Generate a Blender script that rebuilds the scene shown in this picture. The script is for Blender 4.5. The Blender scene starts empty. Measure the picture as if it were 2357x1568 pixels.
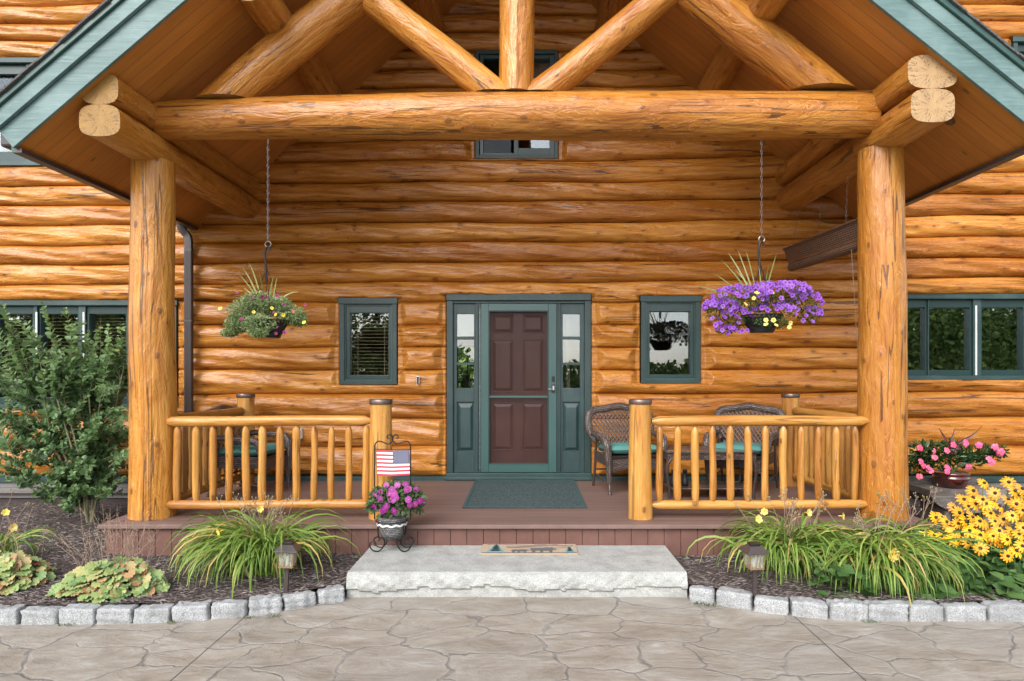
import bpy, math, random
import numpy as np
from mathutils import Vector, Matrix
from math import radians as R, sin, cos, pi
random.seed(7); rng = np.random.default_rng(7)
scn = bpy.context.scene
# ---------------- camera ----------------
CZ = 1.28                     # eye height above the deck (deck floor is z = 0, +y goes towards the house)
cam = bpy.data.objects.new('camera', bpy.data.cameras.new('camera'))
scn.collection.objects.link(cam); scn.camera = cam
cam.location = (0, 0, CZ); cam.rotation_euler = (R(90), 0, 0)
cam.data.sensor_width = 36; cam.data.lens = 36*1512/2357
cam.data.shift_x = -0.01336; cam.data.shift_y = 0.0331
cam.data.clip_start = 0.05; cam.data.clip_end = 2000
# ---------------- light ----------------
SUN_EL, SUN_AZ = 38, 203      # azimuth measured clockwise from +y: light comes from behind the viewer, a little left
w = bpy.data.worlds.new('World'); scn.world = w; w.use_nodes = True
wn = w.node_tree; wn.nodes.clear()
sky = wn.nodes.new('ShaderNodeTexSky'); sky.sky_type = 'NISHITA'; sky.sun_disc = False
sky.sun_elevation = R(SUN_EL); sky.sun_rotation = R(SUN_AZ)
sky.air_density = 1.0; sky.dust_density = 1.6; sky.ozone_density = 1.0
hs = wn.nodes.new('ShaderNodeHueSaturation'); hs.inputs['Saturation'].default_value = 0.42
bg = wn.nodes.new('ShaderNodeBackground'); bg.inputs['Strength'].default_value = 0.15
wo = wn.nodes.new('ShaderNodeOutputWorld')
wn.links.new(sky.outputs[0], hs.inputs['Color']); wn.links.new(hs.outputs[0], bg.inputs['Color']); wn.links.new(bg.outputs[0], wo.inputs[0])
sl = bpy.data.lights.new('sun', 'SUN'); sl.energy = 1.15; sl.angle = R(42); sl.color = (1, .96, .9)
so = bpy.data.objects.new('sun', sl); scn.collection.objects.link(so)
so.rotation_euler = (R(90-SUN_EL), 0, R(180-SUN_AZ))
scn.view_settings.view_transform = 'Standard'; scn.view_settings.look = 'None'
scn.view_settings.exposure = 1.42; scn.view_settings.gamma = 1
scn.cycles.max_bounces = 8; scn.cycles.diffuse_bounces = 5; scn.cycles.transparent_max_bounces = 12

# ---------------- scene helpers ----------------
C = scn.collection
def tag(o, label=None, cat=None, group=None, kind=None):
    if label: o['label'] = label
    if cat: o['category'] = cat
    if group: o['group'] = group
    if kind: o['kind'] = kind
    return o
def empty(name, loc=(0,0,0), rz=0, **k):
    o = bpy.data.objects.new(name, None); C.objects.link(o); o.location = loc; o.rotation_euler = (0,0,rz)
    o.empty_display_size = .1
    return tag(o, **k)
def wm(o):
    m = Matrix.Translation(o.location) @ o.rotation_euler.to_matrix().to_4x4()
    return wm(o.parent) @ o.matrix_parent_inverse @ m if o.parent else m
def fix(o, parent):
    """parent without moving: child data are in world coordinates (rz of roots used this way is 0)"""
    if parent is not None:
        o.parent = parent
        o.matrix_parent_inverse = wm(parent).inverted()
    return o
class MB:
    def __init__(s): s.v=[]; s.f=[]; s.m=[]; s.uv=[]; s.n=0
    def add(s, v, f, uv=None, mi=0):
        v = np.asarray(v, float).reshape(-1,3)
        if uv is None: uv = np.zeros((len(v),2))
        s.v.append(v); s.uv.append(np.asarray(uv,float)); n=s.n
        s.f += [tuple(i+n for i in q) for q in f]; s.m += [mi]*len(f) if not isinstance(mi,list) else mi
        s.n += len(v)
    def box(s, a, b, mi=0, rot=None, org=None):
        x0,y0,z0=a; x1,y1,z1=b
        v=np.array([(x0,y0,z0),(x1,y0,z0),(x1,y1,z0),(x0,y1,z0),(x0,y0,z1),(x1,y0,z1),(x1,y1,z1),(x0,y1,z1)],float)
        if rot is not None: v = v@np.array(rot).T
        if org is not None: v = v+np.array(org)
        s.add(v,[(0,3,2,1),(4,5,6,7),(0,1,5,4),(1,2,6,5),(2,3,7,6),(3,0,4,7)],None,mi)
    def build(s, name, mats, parent=None, smooth=False, bevel=0, **k):
        me = bpy.data.meshes.new(name)
        V = np.concatenate(s.v) if s.v else np.zeros((0,3))
        me.from_pydata(V.tolist(), [], s.f); 
        if not isinstance(mats,(list,tuple)): mats=[mats]
        for m in mats: me.materials.append(m)
        if len(mats)>1: me.polygons.foreach_set('material_index', np.array(s.m,dtype=np.int32))
        UV=np.concatenate(s.uv); li=np.zeros(len(me.loops),dtype=np.int32); me.loops.foreach_get('vertex_index',li)
        me.uv_layers.new(name='UVMap').data.foreach_set('uv', UV[li].ravel())
        if smooth: me.polygons.foreach_set('use_smooth', np.ones(len(me.polygons),dtype=bool))
        me.update()
        o = bpy.data.objects.new(name, me); C.objects.link(o)
        if bevel:
            b=o.modifiers.new('bevel','BEVEL'); b.width=bevel; b.segments=2; b.limit_method='ANGLE'
        fix(o,parent); return tag(o, **k)
def frames(P):
    P=np.asarray(P,float); T=np.gradient(P,axis=0); T/=np.linalg.norm(T,axis=1)[:,None]+1e-12
    ref=np.array([0,0,1.]) if abs(T[0][2])<.9 else np.array([0,1.,0])
    N=[]; n=np.cross(ref,T[0]); n=np.cross(T[0],n) if abs(T[0][2])<.9 else n
    for t in T:
        n=n-t*np.dot(n,t); n/=np.linalg.norm(n)+1e-12; N.append(n)
    N=np.array(N); return T,N,np.cross(T,N)
def tube(mb, P, r, n=8, cap=True, mi=0, uo=0, vo=0, sq=None, amp=0, capmi=None, seed=0, endtaper=None):
    P=np.asarray(P,float); K=len(P); r=np.broadcast_to(np.asarray(r,float),(K,)).copy()
    T,N,B=frames(P); L=np.concatenate([[0],np.cumsum(np.linalg.norm(np.diff(P,axis=0),axis=1))])
    if endtaper:
        d=np.minimum(L,L[-1]-L); a=np.clip(d/endtaper,0,1); r*=.5+.5*np.sqrt(a)
    A=np.linspace(0,2*pi,n+1)-pi/2; q=np.random.default_rng(seed+11).uniform(0,6.28,12)
    LL=L[:,None]; AA=A[None,:]
    RR=r[:,None]*(1+amp*(.5*np.sin(1.1*LL+q[0]+np.sin(AA+q[1])*1.5)+.35*np.sin(3.1*LL+q[2])*np.cos(2*AA+q[3])+.3*np.sin(7*LL+q[4]+2*np.sin(AA+q[5]))*np.sin(3*AA+q[6])+.2*np.sin(17*LL+q[7])*np.cos(4*AA+q[8])))
    ca=np.cos(AA)*RR; sa=np.sin(AA)*RR
    if sq: # hewn flat above and below
        cc_,ss_=np.cos(AA),np.sin(AA); ca=np.sign(cc_)*np.abs(cc_)**.52*sq+0*RR; sa=np.sign(ss_)*np.abs(ss_)**.80*RR
    V=P[:,None,:]+ca[...,None]*N[:,None,:]+sa[...,None]*B[:,None,:]
    uv=np.stack([np.broadcast_to(LL+uo,RR.shape),np.broadcast_to(AA*r.mean()+vo,RR.shape)],-1)
    f=[(i*(n+1)+j,i*(n+1)+j+1,(i+1)*(n+1)+j+1,(i+1)*(n+1)+j) for i in range(K-1) for j in range(n)]
    mb.add(V.reshape(-1,3),f,uv.reshape(-1,2),mi)
    if cap:
        for e,sgn in ((0,1),(K-1,-1)):
            ring=V[e]; c=ring[:n].mean(0); vs=np.vstack([c,ring])
            u=np.vstack([[0,0],np.stack([ca[e],sa[e]],-1)])
            mb.add(vs,[(0,j+2,j+1) if sgn>0 else (0,j+1,j+2) for j in range(n)],u,mi if capmi is None else capmi)
def lathe(mb, prof, c=(0,0,0), n=24, mi=0, cap=False):
    prof=np.array(prof,float); A=np.linspace(0,2*pi,n+1)
    V=np.stack([prof[:,0,None]*np.cos(A),prof[:,0,None]*np.sin(A),np.broadcast_to(prof[:,1,None],(len(prof),n+1))],-1)+np.array(c)
    L=np.concatenate([[0],np.cumsum(np.linalg.norm(np.diff(prof,axis=0),axis=1))])
    uv=np.stack(np.broadcast_arrays(A[None]*prof[:,0].max(),L[:,None]),-1)
    mb.add(V.reshape(-1,3),[(i*(n+1)+j,i*(n+1)+j+1,(i+1)*(n+1)+j+1,(i+1)*(n+1)+j) for i in range(len(prof)-1) for j in range(n)],uv.reshape(-1,2),mi)
def line(a,b,k=2): return np.linspace(np.array(a,float),np.array(b,float),k)
def cr(pts,k=8):
    """Catmull-Rom through the points"""
    p=np.array(pts,float); p=np.vstack([2*p[0]-p[1],p,2*p[-1]-p[-2]]); out=[]
    for i in range(1,len(p)-2):
        for t in np.linspace(0,1,k,endpoint=False):
            out.append(.5*((2*p[i])+(-p[i-1]+p[i+1])*t+(2*p[i-1]-5*p[i]+4*p[i+1]-p[i+2])*t*t+(-p[i-1]+3*p[i]-3*p[i+1]+p[i+2])*t**3))
    out.append(p[-2]); return np.array(out)
def scatter(mb, tv, tf, pos, d, up, sx, sy, rnd=None, mi=0):
    """many copies of a template (length +y, width x, normal z) as one mesh"""
    tv=np.array(tv,float); pos=np.asarray(pos,float); n=len(pos)
    d=np.asarray(d,float); d=d/(np.linalg.norm(d,axis=1)[:,None]+1e-9); up=np.broadcast_to(np.asarray(up,float),d.shape)
    x=np.cross(d,up); x/=np.linalg.norm(x,axis=1)[:,None]+1e-9; z=np.cross(x,d)
    sx=np.broadcast_to(sx,(n,)); sy=np.broadcast_to(sy,(n,))
    V=pos[:,None]+tv[None,:,0,None]*(x*sx[:,None])[:,None]+tv[None,:,1,None]*(d*sy[:,None])[:,None]+tv[None,:,2,None]*(z*sx[:,None])[:,None]
    if rnd is None: rnd=rng.random(n)
    uv=np.stack([np.broadcast_to(rnd[:,None],(n,len(tv))),np.broadcast_to(tv[None,:,1],(n,len(tv)))],-1)
    base=np.arange(n)[:,None,None]*len(tv); F=(np.array(tf)[None]+base).reshape(-1,len(tf[0]))
    mb.v.append(V.reshape(-1,3)); mb.uv.append(uv.reshape(-1,2)); mb.f+=[tuple(q) for q in (F+mb.n).tolist()]; mb.m+=[mi]*len(F); mb.n+=V.size//3
def W(px,py,Y): return ((px-1210)*Y/1512, Y, CZ+(862-py)*Y/1512)

# ---------------- materials ----------------
def newmat(name):
    m=bpy.data.materials.new(name); m.use_nodes=True; nt=m.node_tree; b=nt.nodes['Principled BSDF']; return m,nt,b
def nd(nt,t,**k):
    n=nt.nodes.new('ShaderNode'+t)
    for a,v in k.items(): setattr(n,a,v)
    return n
def lk(nt,a,b): nt.links.new(a,b)
def mth(nt,op,a,b=None,c=None):
    n=nd(nt,'Math',operation=op)
    for i,v in enumerate((a,b,c)):
        if v is None: continue
        if isinstance(v,(int,float)): n.inputs[i].default_value=v
        else: lk(nt,v,n.inputs[i])
    return n.outputs[0]
def ramp(nt,fac,stops):
    n=nd(nt,'ValToRGB'); e=n.color_ramp.elements
    while len(e)<len(stops): e.new(.5)
    for q,(p,c) in zip(e,stops): q.position=p; q.color=(*c,1) if len(c)==3 else c
    lk(nt,fac,n.inputs[0]); return n.outputs[0]
def mixc(nt,f,a,b,mode='MIX'):
    n=nd(nt,'Mix',data_type='RGBA',blend_type=mode)
    if isinstance(f,(int,float)): n.inputs[0].default_value=f
    else: lk(nt,f,n.inputs[0])
    for i,v in ((6,a),(7,b)):
        if isinstance(v,tuple): n.inputs[i].default_value=(*v,1)
        else: lk(nt,v,n.inputs[i])
    return n.outputs[2]
def noise(nt,vec,scale,detail=3,rough=.5,dist=0,dim='3D'):
    n=nd(nt,'TexNoise',noise_dimensions=dim); n.inputs['Scale'].default_value=scale; n.inputs['Detail'].default_value=detail
    n.inputs['Roughness'].default_value=rough; n.inputs['Distortion'].default_value=dist
    if vec is not None: lk(nt,vec,n.inputs['Vector'])
    return n.outputs['Fac']
def mapping(nt,vec,scale=(1,1,1),rot=(0,0,0),loc=(0,0,0)):
    n=nd(nt,'Mapping'); n.inputs['Scale'].default_value=scale; n.inputs['Rotation'].default_value=rot; n.inputs['Location'].default_value=loc
    lk(nt,vec,n.inputs['Vector']); return n.outputs[0]
def bump(nt,h,strength,dist,b,prev=None):
    n=nd(nt,'Bump'); n.inputs['Strength'].default_value=strength; n.inputs['Distance'].default_value=dist
    lk(nt,h,n.inputs['Height'])
    if prev is not None: lk(nt,prev,n.inputs['Normal'])
    if b is not None: lk(nt,n.outputs[0],b.inputs['Normal'])
    return n.outputs[0]
def simple(name,col,rough=.5,metal=0,nscale=None,namp=.15,bmp=0,bscale=60,spec=.5):
    m,nt,b=newmat(name); b.inputs['Roughness'].default_value=rough; b.inputs['Metallic'].default_value=metal; b.inputs['Specular IOR Level'].default_value=spec
    tc=nd(nt,'TexCoord').outputs['Object']
    f=noise(nt,tc,nscale or 5,5,.6)
    d=tuple(c*(1-namp) for c in col); l=tuple(min(1,c*(1+namp)) for c in col)
    lk(nt,ramp(nt,f,[(.3,d),(.7,l)]),b.inputs['Base Color'])
    if bmp: bump(nt,noise(nt,tc,bscale,4,.6),bmp,.004,b)
    return m
def wood(name, light, mid, dark, rough=.36, knots=1, ridge=1, crack=1, seed=0.0, sat=1):
    """peeled, varnished log: grain follows UV.x; knots, drying cracks and the raised contours left by the drawknife"""
    m,nt,b=newmat(name); uv=nd(nt,'UVMap').outputs[0]
    uvs=mapping(nt,uv,(1,1,1),loc=(seed*3.1,seed*1.7,0))
    big=noise(nt,mapping(nt,uvs,(.7,2.2,1)),1.0,3,.55)
    gr=noise(nt,mapping(nt,uvs,(2.2,26,1)),1.0,6,.62,.6)
    fine=noise(nt,mapping(nt,uvs,(7,170,1)),1.0,3,.6)
    col=ramp(nt,gr,[(.26,dark),(.43,mid),(.62,light)])
    col=mixc(nt,mth(nt,'MULTIPLY',mth(nt,'SUBTRACT',1.0,fine),.30),col,dark)
    blotch=ramp(nt,big,[(.30,(.78,.70,.60)),(.5,(.97,.96,.94)),(.72,(1.12,1.14,1.18))])
    col=mixc(nt,1.0,col,blotch,'MULTIPLY')
    tone=ramp(nt,noise(nt,mapping(nt,uvs,(.035,.55,1),loc=(3,7,0)),1.0,1,.4),[(.34,(.78,.68,.56)),(.5,(1,1,1)),(.66,(1.14,1.22,1.32))])
    col=mixc(nt,1.0,col,tone,'MULTIPLY')
    # raised contours
    cn=noise(nt,mapping(nt,uvs,(2.1,8,1)),1.0,4,.62,.5)
    st=mth(nt,'FRACT',mth(nt,'MULTIPLY',cn,8.0))
    edge=mth(nt,'LESS_THAN',st,.10)
    msk=ramp(nt,noise(nt,mapping(nt,uvs,(1.3,3,1),loc=(5,5,0)),1.0,2,.5),[(.42,(0,0,0)),(.54,(1,1,1))])
    eline=mth(nt,'MULTIPLY',edge,msk)
    col=mixc(nt,mth(nt,'MULTIPLY',eline,min(.9,.62*ridge)),col,tuple(q*.75 for q in dark))
    e2=mth(nt,'MULTIPLY',mth(nt,'MULTIPLY',mth(nt,'GREATER_THAN',st,.10),mth(nt,'LESS_THAN',st,.22)),msk)  # pale line along each contour: highlight on the ridge, painted into the colour
    col=mixc(nt,mth(nt,'MULTIPLY',e2,.38*ridge),col,tuple(min(1,q*1.25+.03) for q in light))
    # cracks
    k=noise(nt,mapping(nt,uvs,(.38,11,1),loc=(9,3,0)),1.0,2.5,.45,.2)
    ck=mth(nt,'LESS_THAN',mth(nt,'ABSOLUTE',mth(nt,'SUBTRACT',k,.5)),.011)
    ck=mth(nt,'MULTIPLY',ck,mth(nt,'GREATER_THAN',noise(nt,mapping(nt,uvs,(.5,2,1),loc=(2,8,0)),1.0,1,.5),.53))
    if crack: col=mixc(nt,mth(nt,'MULTIPLY',ck,.75*crack),col,(.05,.018,.006))
    # knots
    kb=None
    if knots:
        wob=nd(nt,'VectorMath',operation='ADD'); lk(nt,mapping(nt,uvs,(2.6,4.2,1)),wob.inputs[0])
        nn=nd(nt,'TexNoise'); nn.inputs['Scale'].default_value=9; lk(nt,uvs,nn.inputs['Vector'])
        sc=nd(nt,'VectorMath',operation='SCALE'); lk(nt,nn.outputs['Color'],sc.inputs[0]); sc.inputs['Scale'].default_value=.09; lk(nt,sc.outputs[0],wob.inputs[1])
        vo=nd(nt,'TexVoronoi',feature='F1',voronoi_dimensions='2D'); vo.inputs['Scale'].default_value=1.0; vo.inputs['Randomness'].default_value=1.0
        lk(nt,wob.outputs[0],vo.inputs['Vector'])
        on=mth(nt,'GREATER_THAN',nd(nt,'SeparateColor').outputs[0],.5)
        sepn=nt.nodes[-1] if False else None
        sep=nd(nt,'SeparateColor'); lk(nt,vo.outputs['Color'],sep.inputs[0])
        on=mth(nt,'GREATER_THAN',sep.outputs[0],.30)
        d=vo.outputs['Distance']
        rr=mth(nt,'MULTIPLY_ADD',sep.outputs[1],.060,.028)
        core=mth(nt,'MULTIPLY',mth(nt,'LESS_THAN',d,rr),on)
        halo=mth(nt,'MULTIPLY',mth(nt,'SMOOTH_MIN',mth(nt,'MAXIMUM',mth(nt,'SUBTRACT',1.0,mth(nt,'DIVIDE',d,.2)),0.0),1.0,.05),on)
        rings=mth(nt,'SINE',mth(nt,'MULTIPLY',d,140.0))
        col=mixc(nt,mth(nt,'MULTIPLY',halo,.55*knots),col,dark)
        kc=ramp(nt,mth(nt,'MULTIPLY_ADD',rings,.25,.5),[(.2,(.07,.022,.008)),(.8,tuple(c*.62 for c in mid))])
        col=mixc(nt,mth(nt,'MULTIPLY',core,.85),col,kc)
        kb=mth(nt,'MULTIPLY',halo,1.0)
    lk(nt,col,b.inputs['Base Color'])
    rn=noise(nt,mapping(nt,uvs,(3,20,1)),1.0,3,.6)
    lk(nt,mth(nt,'MULTIPLY_ADD',rn,.22,rough-.11),b.inputs['Roughness'])
    b.inputs['Specular IOR Level'].default_value=.40
    b.inputs['Coat Weight'].default_value=.18; b.inputs['Coat Roughness'].default_value=.22
    lump=noise(nt,mapping(nt,uvs,(3.2,10,1)),1.0,2,.5)
    h=bump(nt,lump,.30,.03,None)
    h=bump(nt,st,.65*ridge,.008,None,h)
    if kb is not None: h=bump(nt,kb,.5,.012,None,h)
    h=bump(nt,gr,.35,.004,None,h)
    h=bump(nt,mth(nt,'SUBTRACT',1.0,ck),.6,.006,b,h)
    if kb is None: pass
    return m
def endgrain(name,a,bc,seed):
    m,nt,b=newmat(name); uv=mapping(nt,nd(nt,'UVMap').outputs[0],loc=(0,0,0))
    ln=nd(nt,'VectorMath',operation='LENGTH'); lk(nt,uv,ln.inputs[0]); r=ln.outputs['Value']
    sp=nd(nt,'SeparateXYZ'); lk(nt,uv,sp.inputs[0])
    an=mth(nt,'ARCTAN2',sp.outputs[0],sp.outputs[1])
    off=mth(nt,'MULTIPLY',noise(nt,uv,14,3),.03)
    rg=mth(nt,'SINE',mth(nt,'MULTIPLY',mth(nt,'ADD',r,off),330.0))
    cx=nd(nt,'CombineXYZ'); lk(nt,mth(nt,'MULTIPLY',an,2.2),cx.inputs[0]); lk(nt,mth(nt,'MULTIPLY',r,3.0),cx.inputs[1]); cx.inputs[2].default_value=seed
    cn=noise(nt,cx.outputs[0],2.0,3,.5)
    ck=mth(nt,'MULTIPLY',mth(nt,'LESS_THAN',mth(nt,'ABSOLUTE',mth(nt,'SUBTRACT',cn,.5)),.010),mth(nt,'GREATER_THAN',r,.035))
    col=mixc(nt,mth(nt,'MULTIPLY_ADD',rg,.12,.14),a,bc)
    col=mixc(nt,ramp(nt,noise(nt,uv,9,4),[(.35,(0,0,0)),(.7,(.6,.6,.6))]),col,bc)
    col=mixc(nt,mth(nt,'MULTIPLY',ck,.8),col,(.08,.05,.03))
    lk(nt,col,b.inputs['Base Color']); b.inputs['Roughness'].default_value=.6
    bump(nt,mth(nt,'SUBTRACT',1.0,ck),.5,.006,b)
    return m
M={}
M['wall']=wood('varnished_wall_log',(.53,.235,.040),(.43,.152,.018),(.24,.064,.009),rough=.32,seed=1,ridge=.85)
M['post']=wood('varnished_post_log',(.53,.248,.047),(.44,.172,.022),(.28,.082,.012),rough=.36,knots=.7,ridge=.85,seed=4)
M['beam']=wood('varnished_beam_log',(.53,.242,.045),(.43,.163,.021),(.26,.074,.010),rough=.33,knots=.9,ridge=.95,seed=7)
M['rail']=wood('varnished_rail_pole',(.53,.275,.068),(.45,.200,.034),(.26,.085,.015),rough=.42,knots=.6,ridge=.35,crack=.7,seed=9)
M['endL']=endgrain('weathered_log_end',(.33,.175,.034),(.20,.105,.026),3.0)
M['endR']=endgrain('pale_log_end',(.42,.265,.125),(.32,.195,.09),8.0)
def boards(name,a,bc,gap,axis_scale,width,rough=.5,grain=(1.5,30,1),lw=.05,knots=True,coat=0,uvmode=True,gapc=(.05,.02,.01),lightline=None):
    """boards running along UV.x, joints every `width` metres of UV.y"""
    m,nt,b=newmat(name); uv=nd(nt,'UVMap').outputs[0]
    sp=nd(nt,'SeparateXYZ'); lk(nt,uv,sp.inputs[0])
    v=mth(nt,'DIVIDE',sp.outputs[1],width); fl=mth(nt,'FLOOR',v); fr=mth(nt,'SUBTRACT',v,fl)
    cx=nd(nt,'CombineXYZ'); lk(nt,sp.outputs[0],cx.inputs[0]); lk(nt,sp.outputs[1],cx.inputs[1]); lk(nt,mth(nt,'MULTIPLY',fl,7.31),cx.inputs[2])
    g=noise(nt,mapping(nt,cx.outputs[0],grain),1.0,5,.6,.3)
    wn_=nd(nt,'TexWhiteNoise',noise_dimensions='1D'); lk(nt,fl,wn_.inputs['W'])
    col=ramp(nt,g,[(.3,a),(.7,bc)])
    tone=mth(nt,'MULTIPLY_ADD',wn_.outputs['Value'],.22,.88)
    cc=nd(nt,'CombineColor'); [lk(nt,tone,cc.inputs[i]) for i in range(3)]
    col=mixc(nt,1.0,col,cc.outputs[0],'MULTIPLY')
    if knots:
        vo=nd(nt,'TexVoronoi',feature='F1',voronoi_dimensions='3D'); vo.inputs['Scale'].default_value=1.0
        lk(nt,mapping(nt,cx.outputs[0],(2.5,7,1)),vo.inputs['Vector'])
        sep=nd(nt,'SeparateColor'); lk(nt,vo.outputs['Color'],sep.inputs[0])
        kf=mth(nt,'MULTIPLY',mth(nt,'LESS_THAN',vo.outputs['Distance'],.085),mth(nt,'GREATER_THAN',sep.outputs[0],.5))
        col=mixc(nt,mth(nt,'MULTIPLY',kf,.75),col,tuple(c*.25 for c in a))
    gp=mth(nt,'LESS_THAN',fr,lw)
    col=mixc(nt,mth(nt,'MULTIPLY',gp,gap),col,gapc)
    if lightline:
        g2=mth(nt,'MULTIPLY',mth(nt,'GREATER_THAN',fr,lw),mth(nt,'LESS_THAN',fr,lw*2.2))
        col=mixc(nt,mth(nt,'MULTIPLY',g2,.5),col,lightline)
    lk(nt,col,b.inputs['Base Color']); b.inputs['Roughness'].default_value=rough; b.inputs['Coat Weight'].default_value=coat; b.inputs['Coat Roughness'].default_value=.3
    h=bump(nt,mth(nt,'SUBTRACT',1.0,gp),.7,.005,None); bump(nt,g,.3,.002,b,h)
    return m
M['soffit']=boards('soffit_boards',(.44,.160,.026),(.55,.225,.045),.8,1,.132,rough=.42,grain=(1.6,28,1),lw=.035,lightline=(.58,.26,.09),coat=.2)
M['deck']=boards('deck_boards',(.132,.080,.065),(.200,.128,.107),.8,1,.14,rough=.62,grain=(1.2,40,1),lw=.05,knots=False)
def paint(name,col,rough=.45,gr=(2,60,2),wear=.3,light=None,bs=.35):
    """opaque stain over grained wood, chalky along raised grain"""
    m,nt,b=newmat(name); tc=nd(nt,'TexCoord').outputs['Object']
    g=noise(nt,mapping(nt,tc,gr),1.0,5,.65,.8); bl=noise(nt,tc,2.5,4,.6)
    l=light or tuple(min(1,c*1.5+.02) for c in col)
    c1=mixc(nt,ramp(nt,g,[(.45,(0,0,0)),(.75,(wear,)*3)]),col,l)
    c1=mixc(nt,ramp(nt,bl,[(.45,(0,0,0)),(.8,(wear*1.4,)*3)]),c1,l)
    lk(nt,c1,b.inputs['Base Color']); b.inputs['Roughness'].default_value=rough
    bump(nt,g,bs,.004,b); return m
M['green']=paint('dark_green_trim_paint',(.012,.034,.033),gr=(50,50,3),wear=.30,light=(.055,.090,.090))
M['greenh']=paint('dark_green_sill_paint',(.014,.040,.038),gr=(3,50,50),wear=.35,light=(.065,.108,.108))
M['sash']=simple('green_sash_paint',(.012,.036,.034),.35,nscale=2,namp=.12)
M['storm']=simple('storm_door_enamel',(.034,.085,.080),.32,nscale=1.5,namp=.10)
M['fascia']=paint('fascia_green_stain',(.085,.150,.145),rough=.5,gr=(3.0,40,40),wear=.6,light=(.18,.265,.262),bs=1.0)
M['fascia_dark']=simple('fascia_metal_strip',(.028,.07,.062),.35)
M['brown_metal']=simple('brown_metal',(.055,.040,.038),.38,nscale=3)
M['rust']=simple('cap_copper_brown',(.16,.12,.10),.38,metal=.7,nscale=8,namp=.35)
M['shingle']=simple('roof_shingle',(.085,.080,.080),.9,nscale=60,namp=.5,bmp=1,bscale=90)
def glass(name,tint=(.9,.95,.93),refl=.42,rough=.0):
    m,nt,b=newmat(name); nt.nodes.remove(b); out=[n for n in nt.nodes if n.type=='OUTPUT_MATERIAL'][0]
    g=nd(nt,'BsdfGlossy'); g.inputs['Roughness'].default_value=rough; g.inputs['Color'].default_value=(.93,.95,1,1)
    t=nd(nt,'BsdfTransparent'); t.inputs['Color'].default_value=(*tint,1)
    fr=nd(nt,'Fresnel'); fr.inputs['IOR'].default_value=1.5
    mx=nd(nt,'MixShader'); lk(nt,mth(nt,'MINIMUM',mth(nt,'ADD',fr.outputs[0],refl),1.0),mx.inputs[0]); lk(nt,t.outputs[0],mx.inputs[1]); lk(nt,g.outputs[0],mx.inputs[2])
    tc=nd(nt,'TexCoord').outputs['Object']; bp=nd(nt,'Bump'); bp.inputs['Strength'].default_value=.06; bp.inputs['Distance'].default_value=.01
    lk(nt,noise(nt,tc,3,1),bp.inputs['Height']); lk(nt,bp.outputs[0],g.inputs['Normal'])
    lk(nt,mx.outputs[0],out.inputs[0]); return m
M['glass']=glass('window_glass',refl=.20)
M['glass_dim']=glass('window_glass_plain',refl=.03); M['glass_low']=glass('window_glass_muted_reflection',refl=-.032); M['glass_sky']=glass('window_glass_facing_sky',refl=.055)  # mirror strength set by hand per pane, to dim the sky reflection
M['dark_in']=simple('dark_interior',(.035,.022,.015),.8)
M['blind']=simple('brown_slat',(.42,.27,.16),.6)
M['black']=simple('black_metal',(.012,.012,.013),.4,spec=.4)
M['white']=simple('white_plastic',(.72,.73,.73),.4,namp=.04)
M['pale']=simple('pale_vinyl_strip',(.55,.56,.54),.45,namp=.05)
M['steel']=simple('galvanised_steel',(.42,.42,.43),.35,metal=.9)
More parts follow.
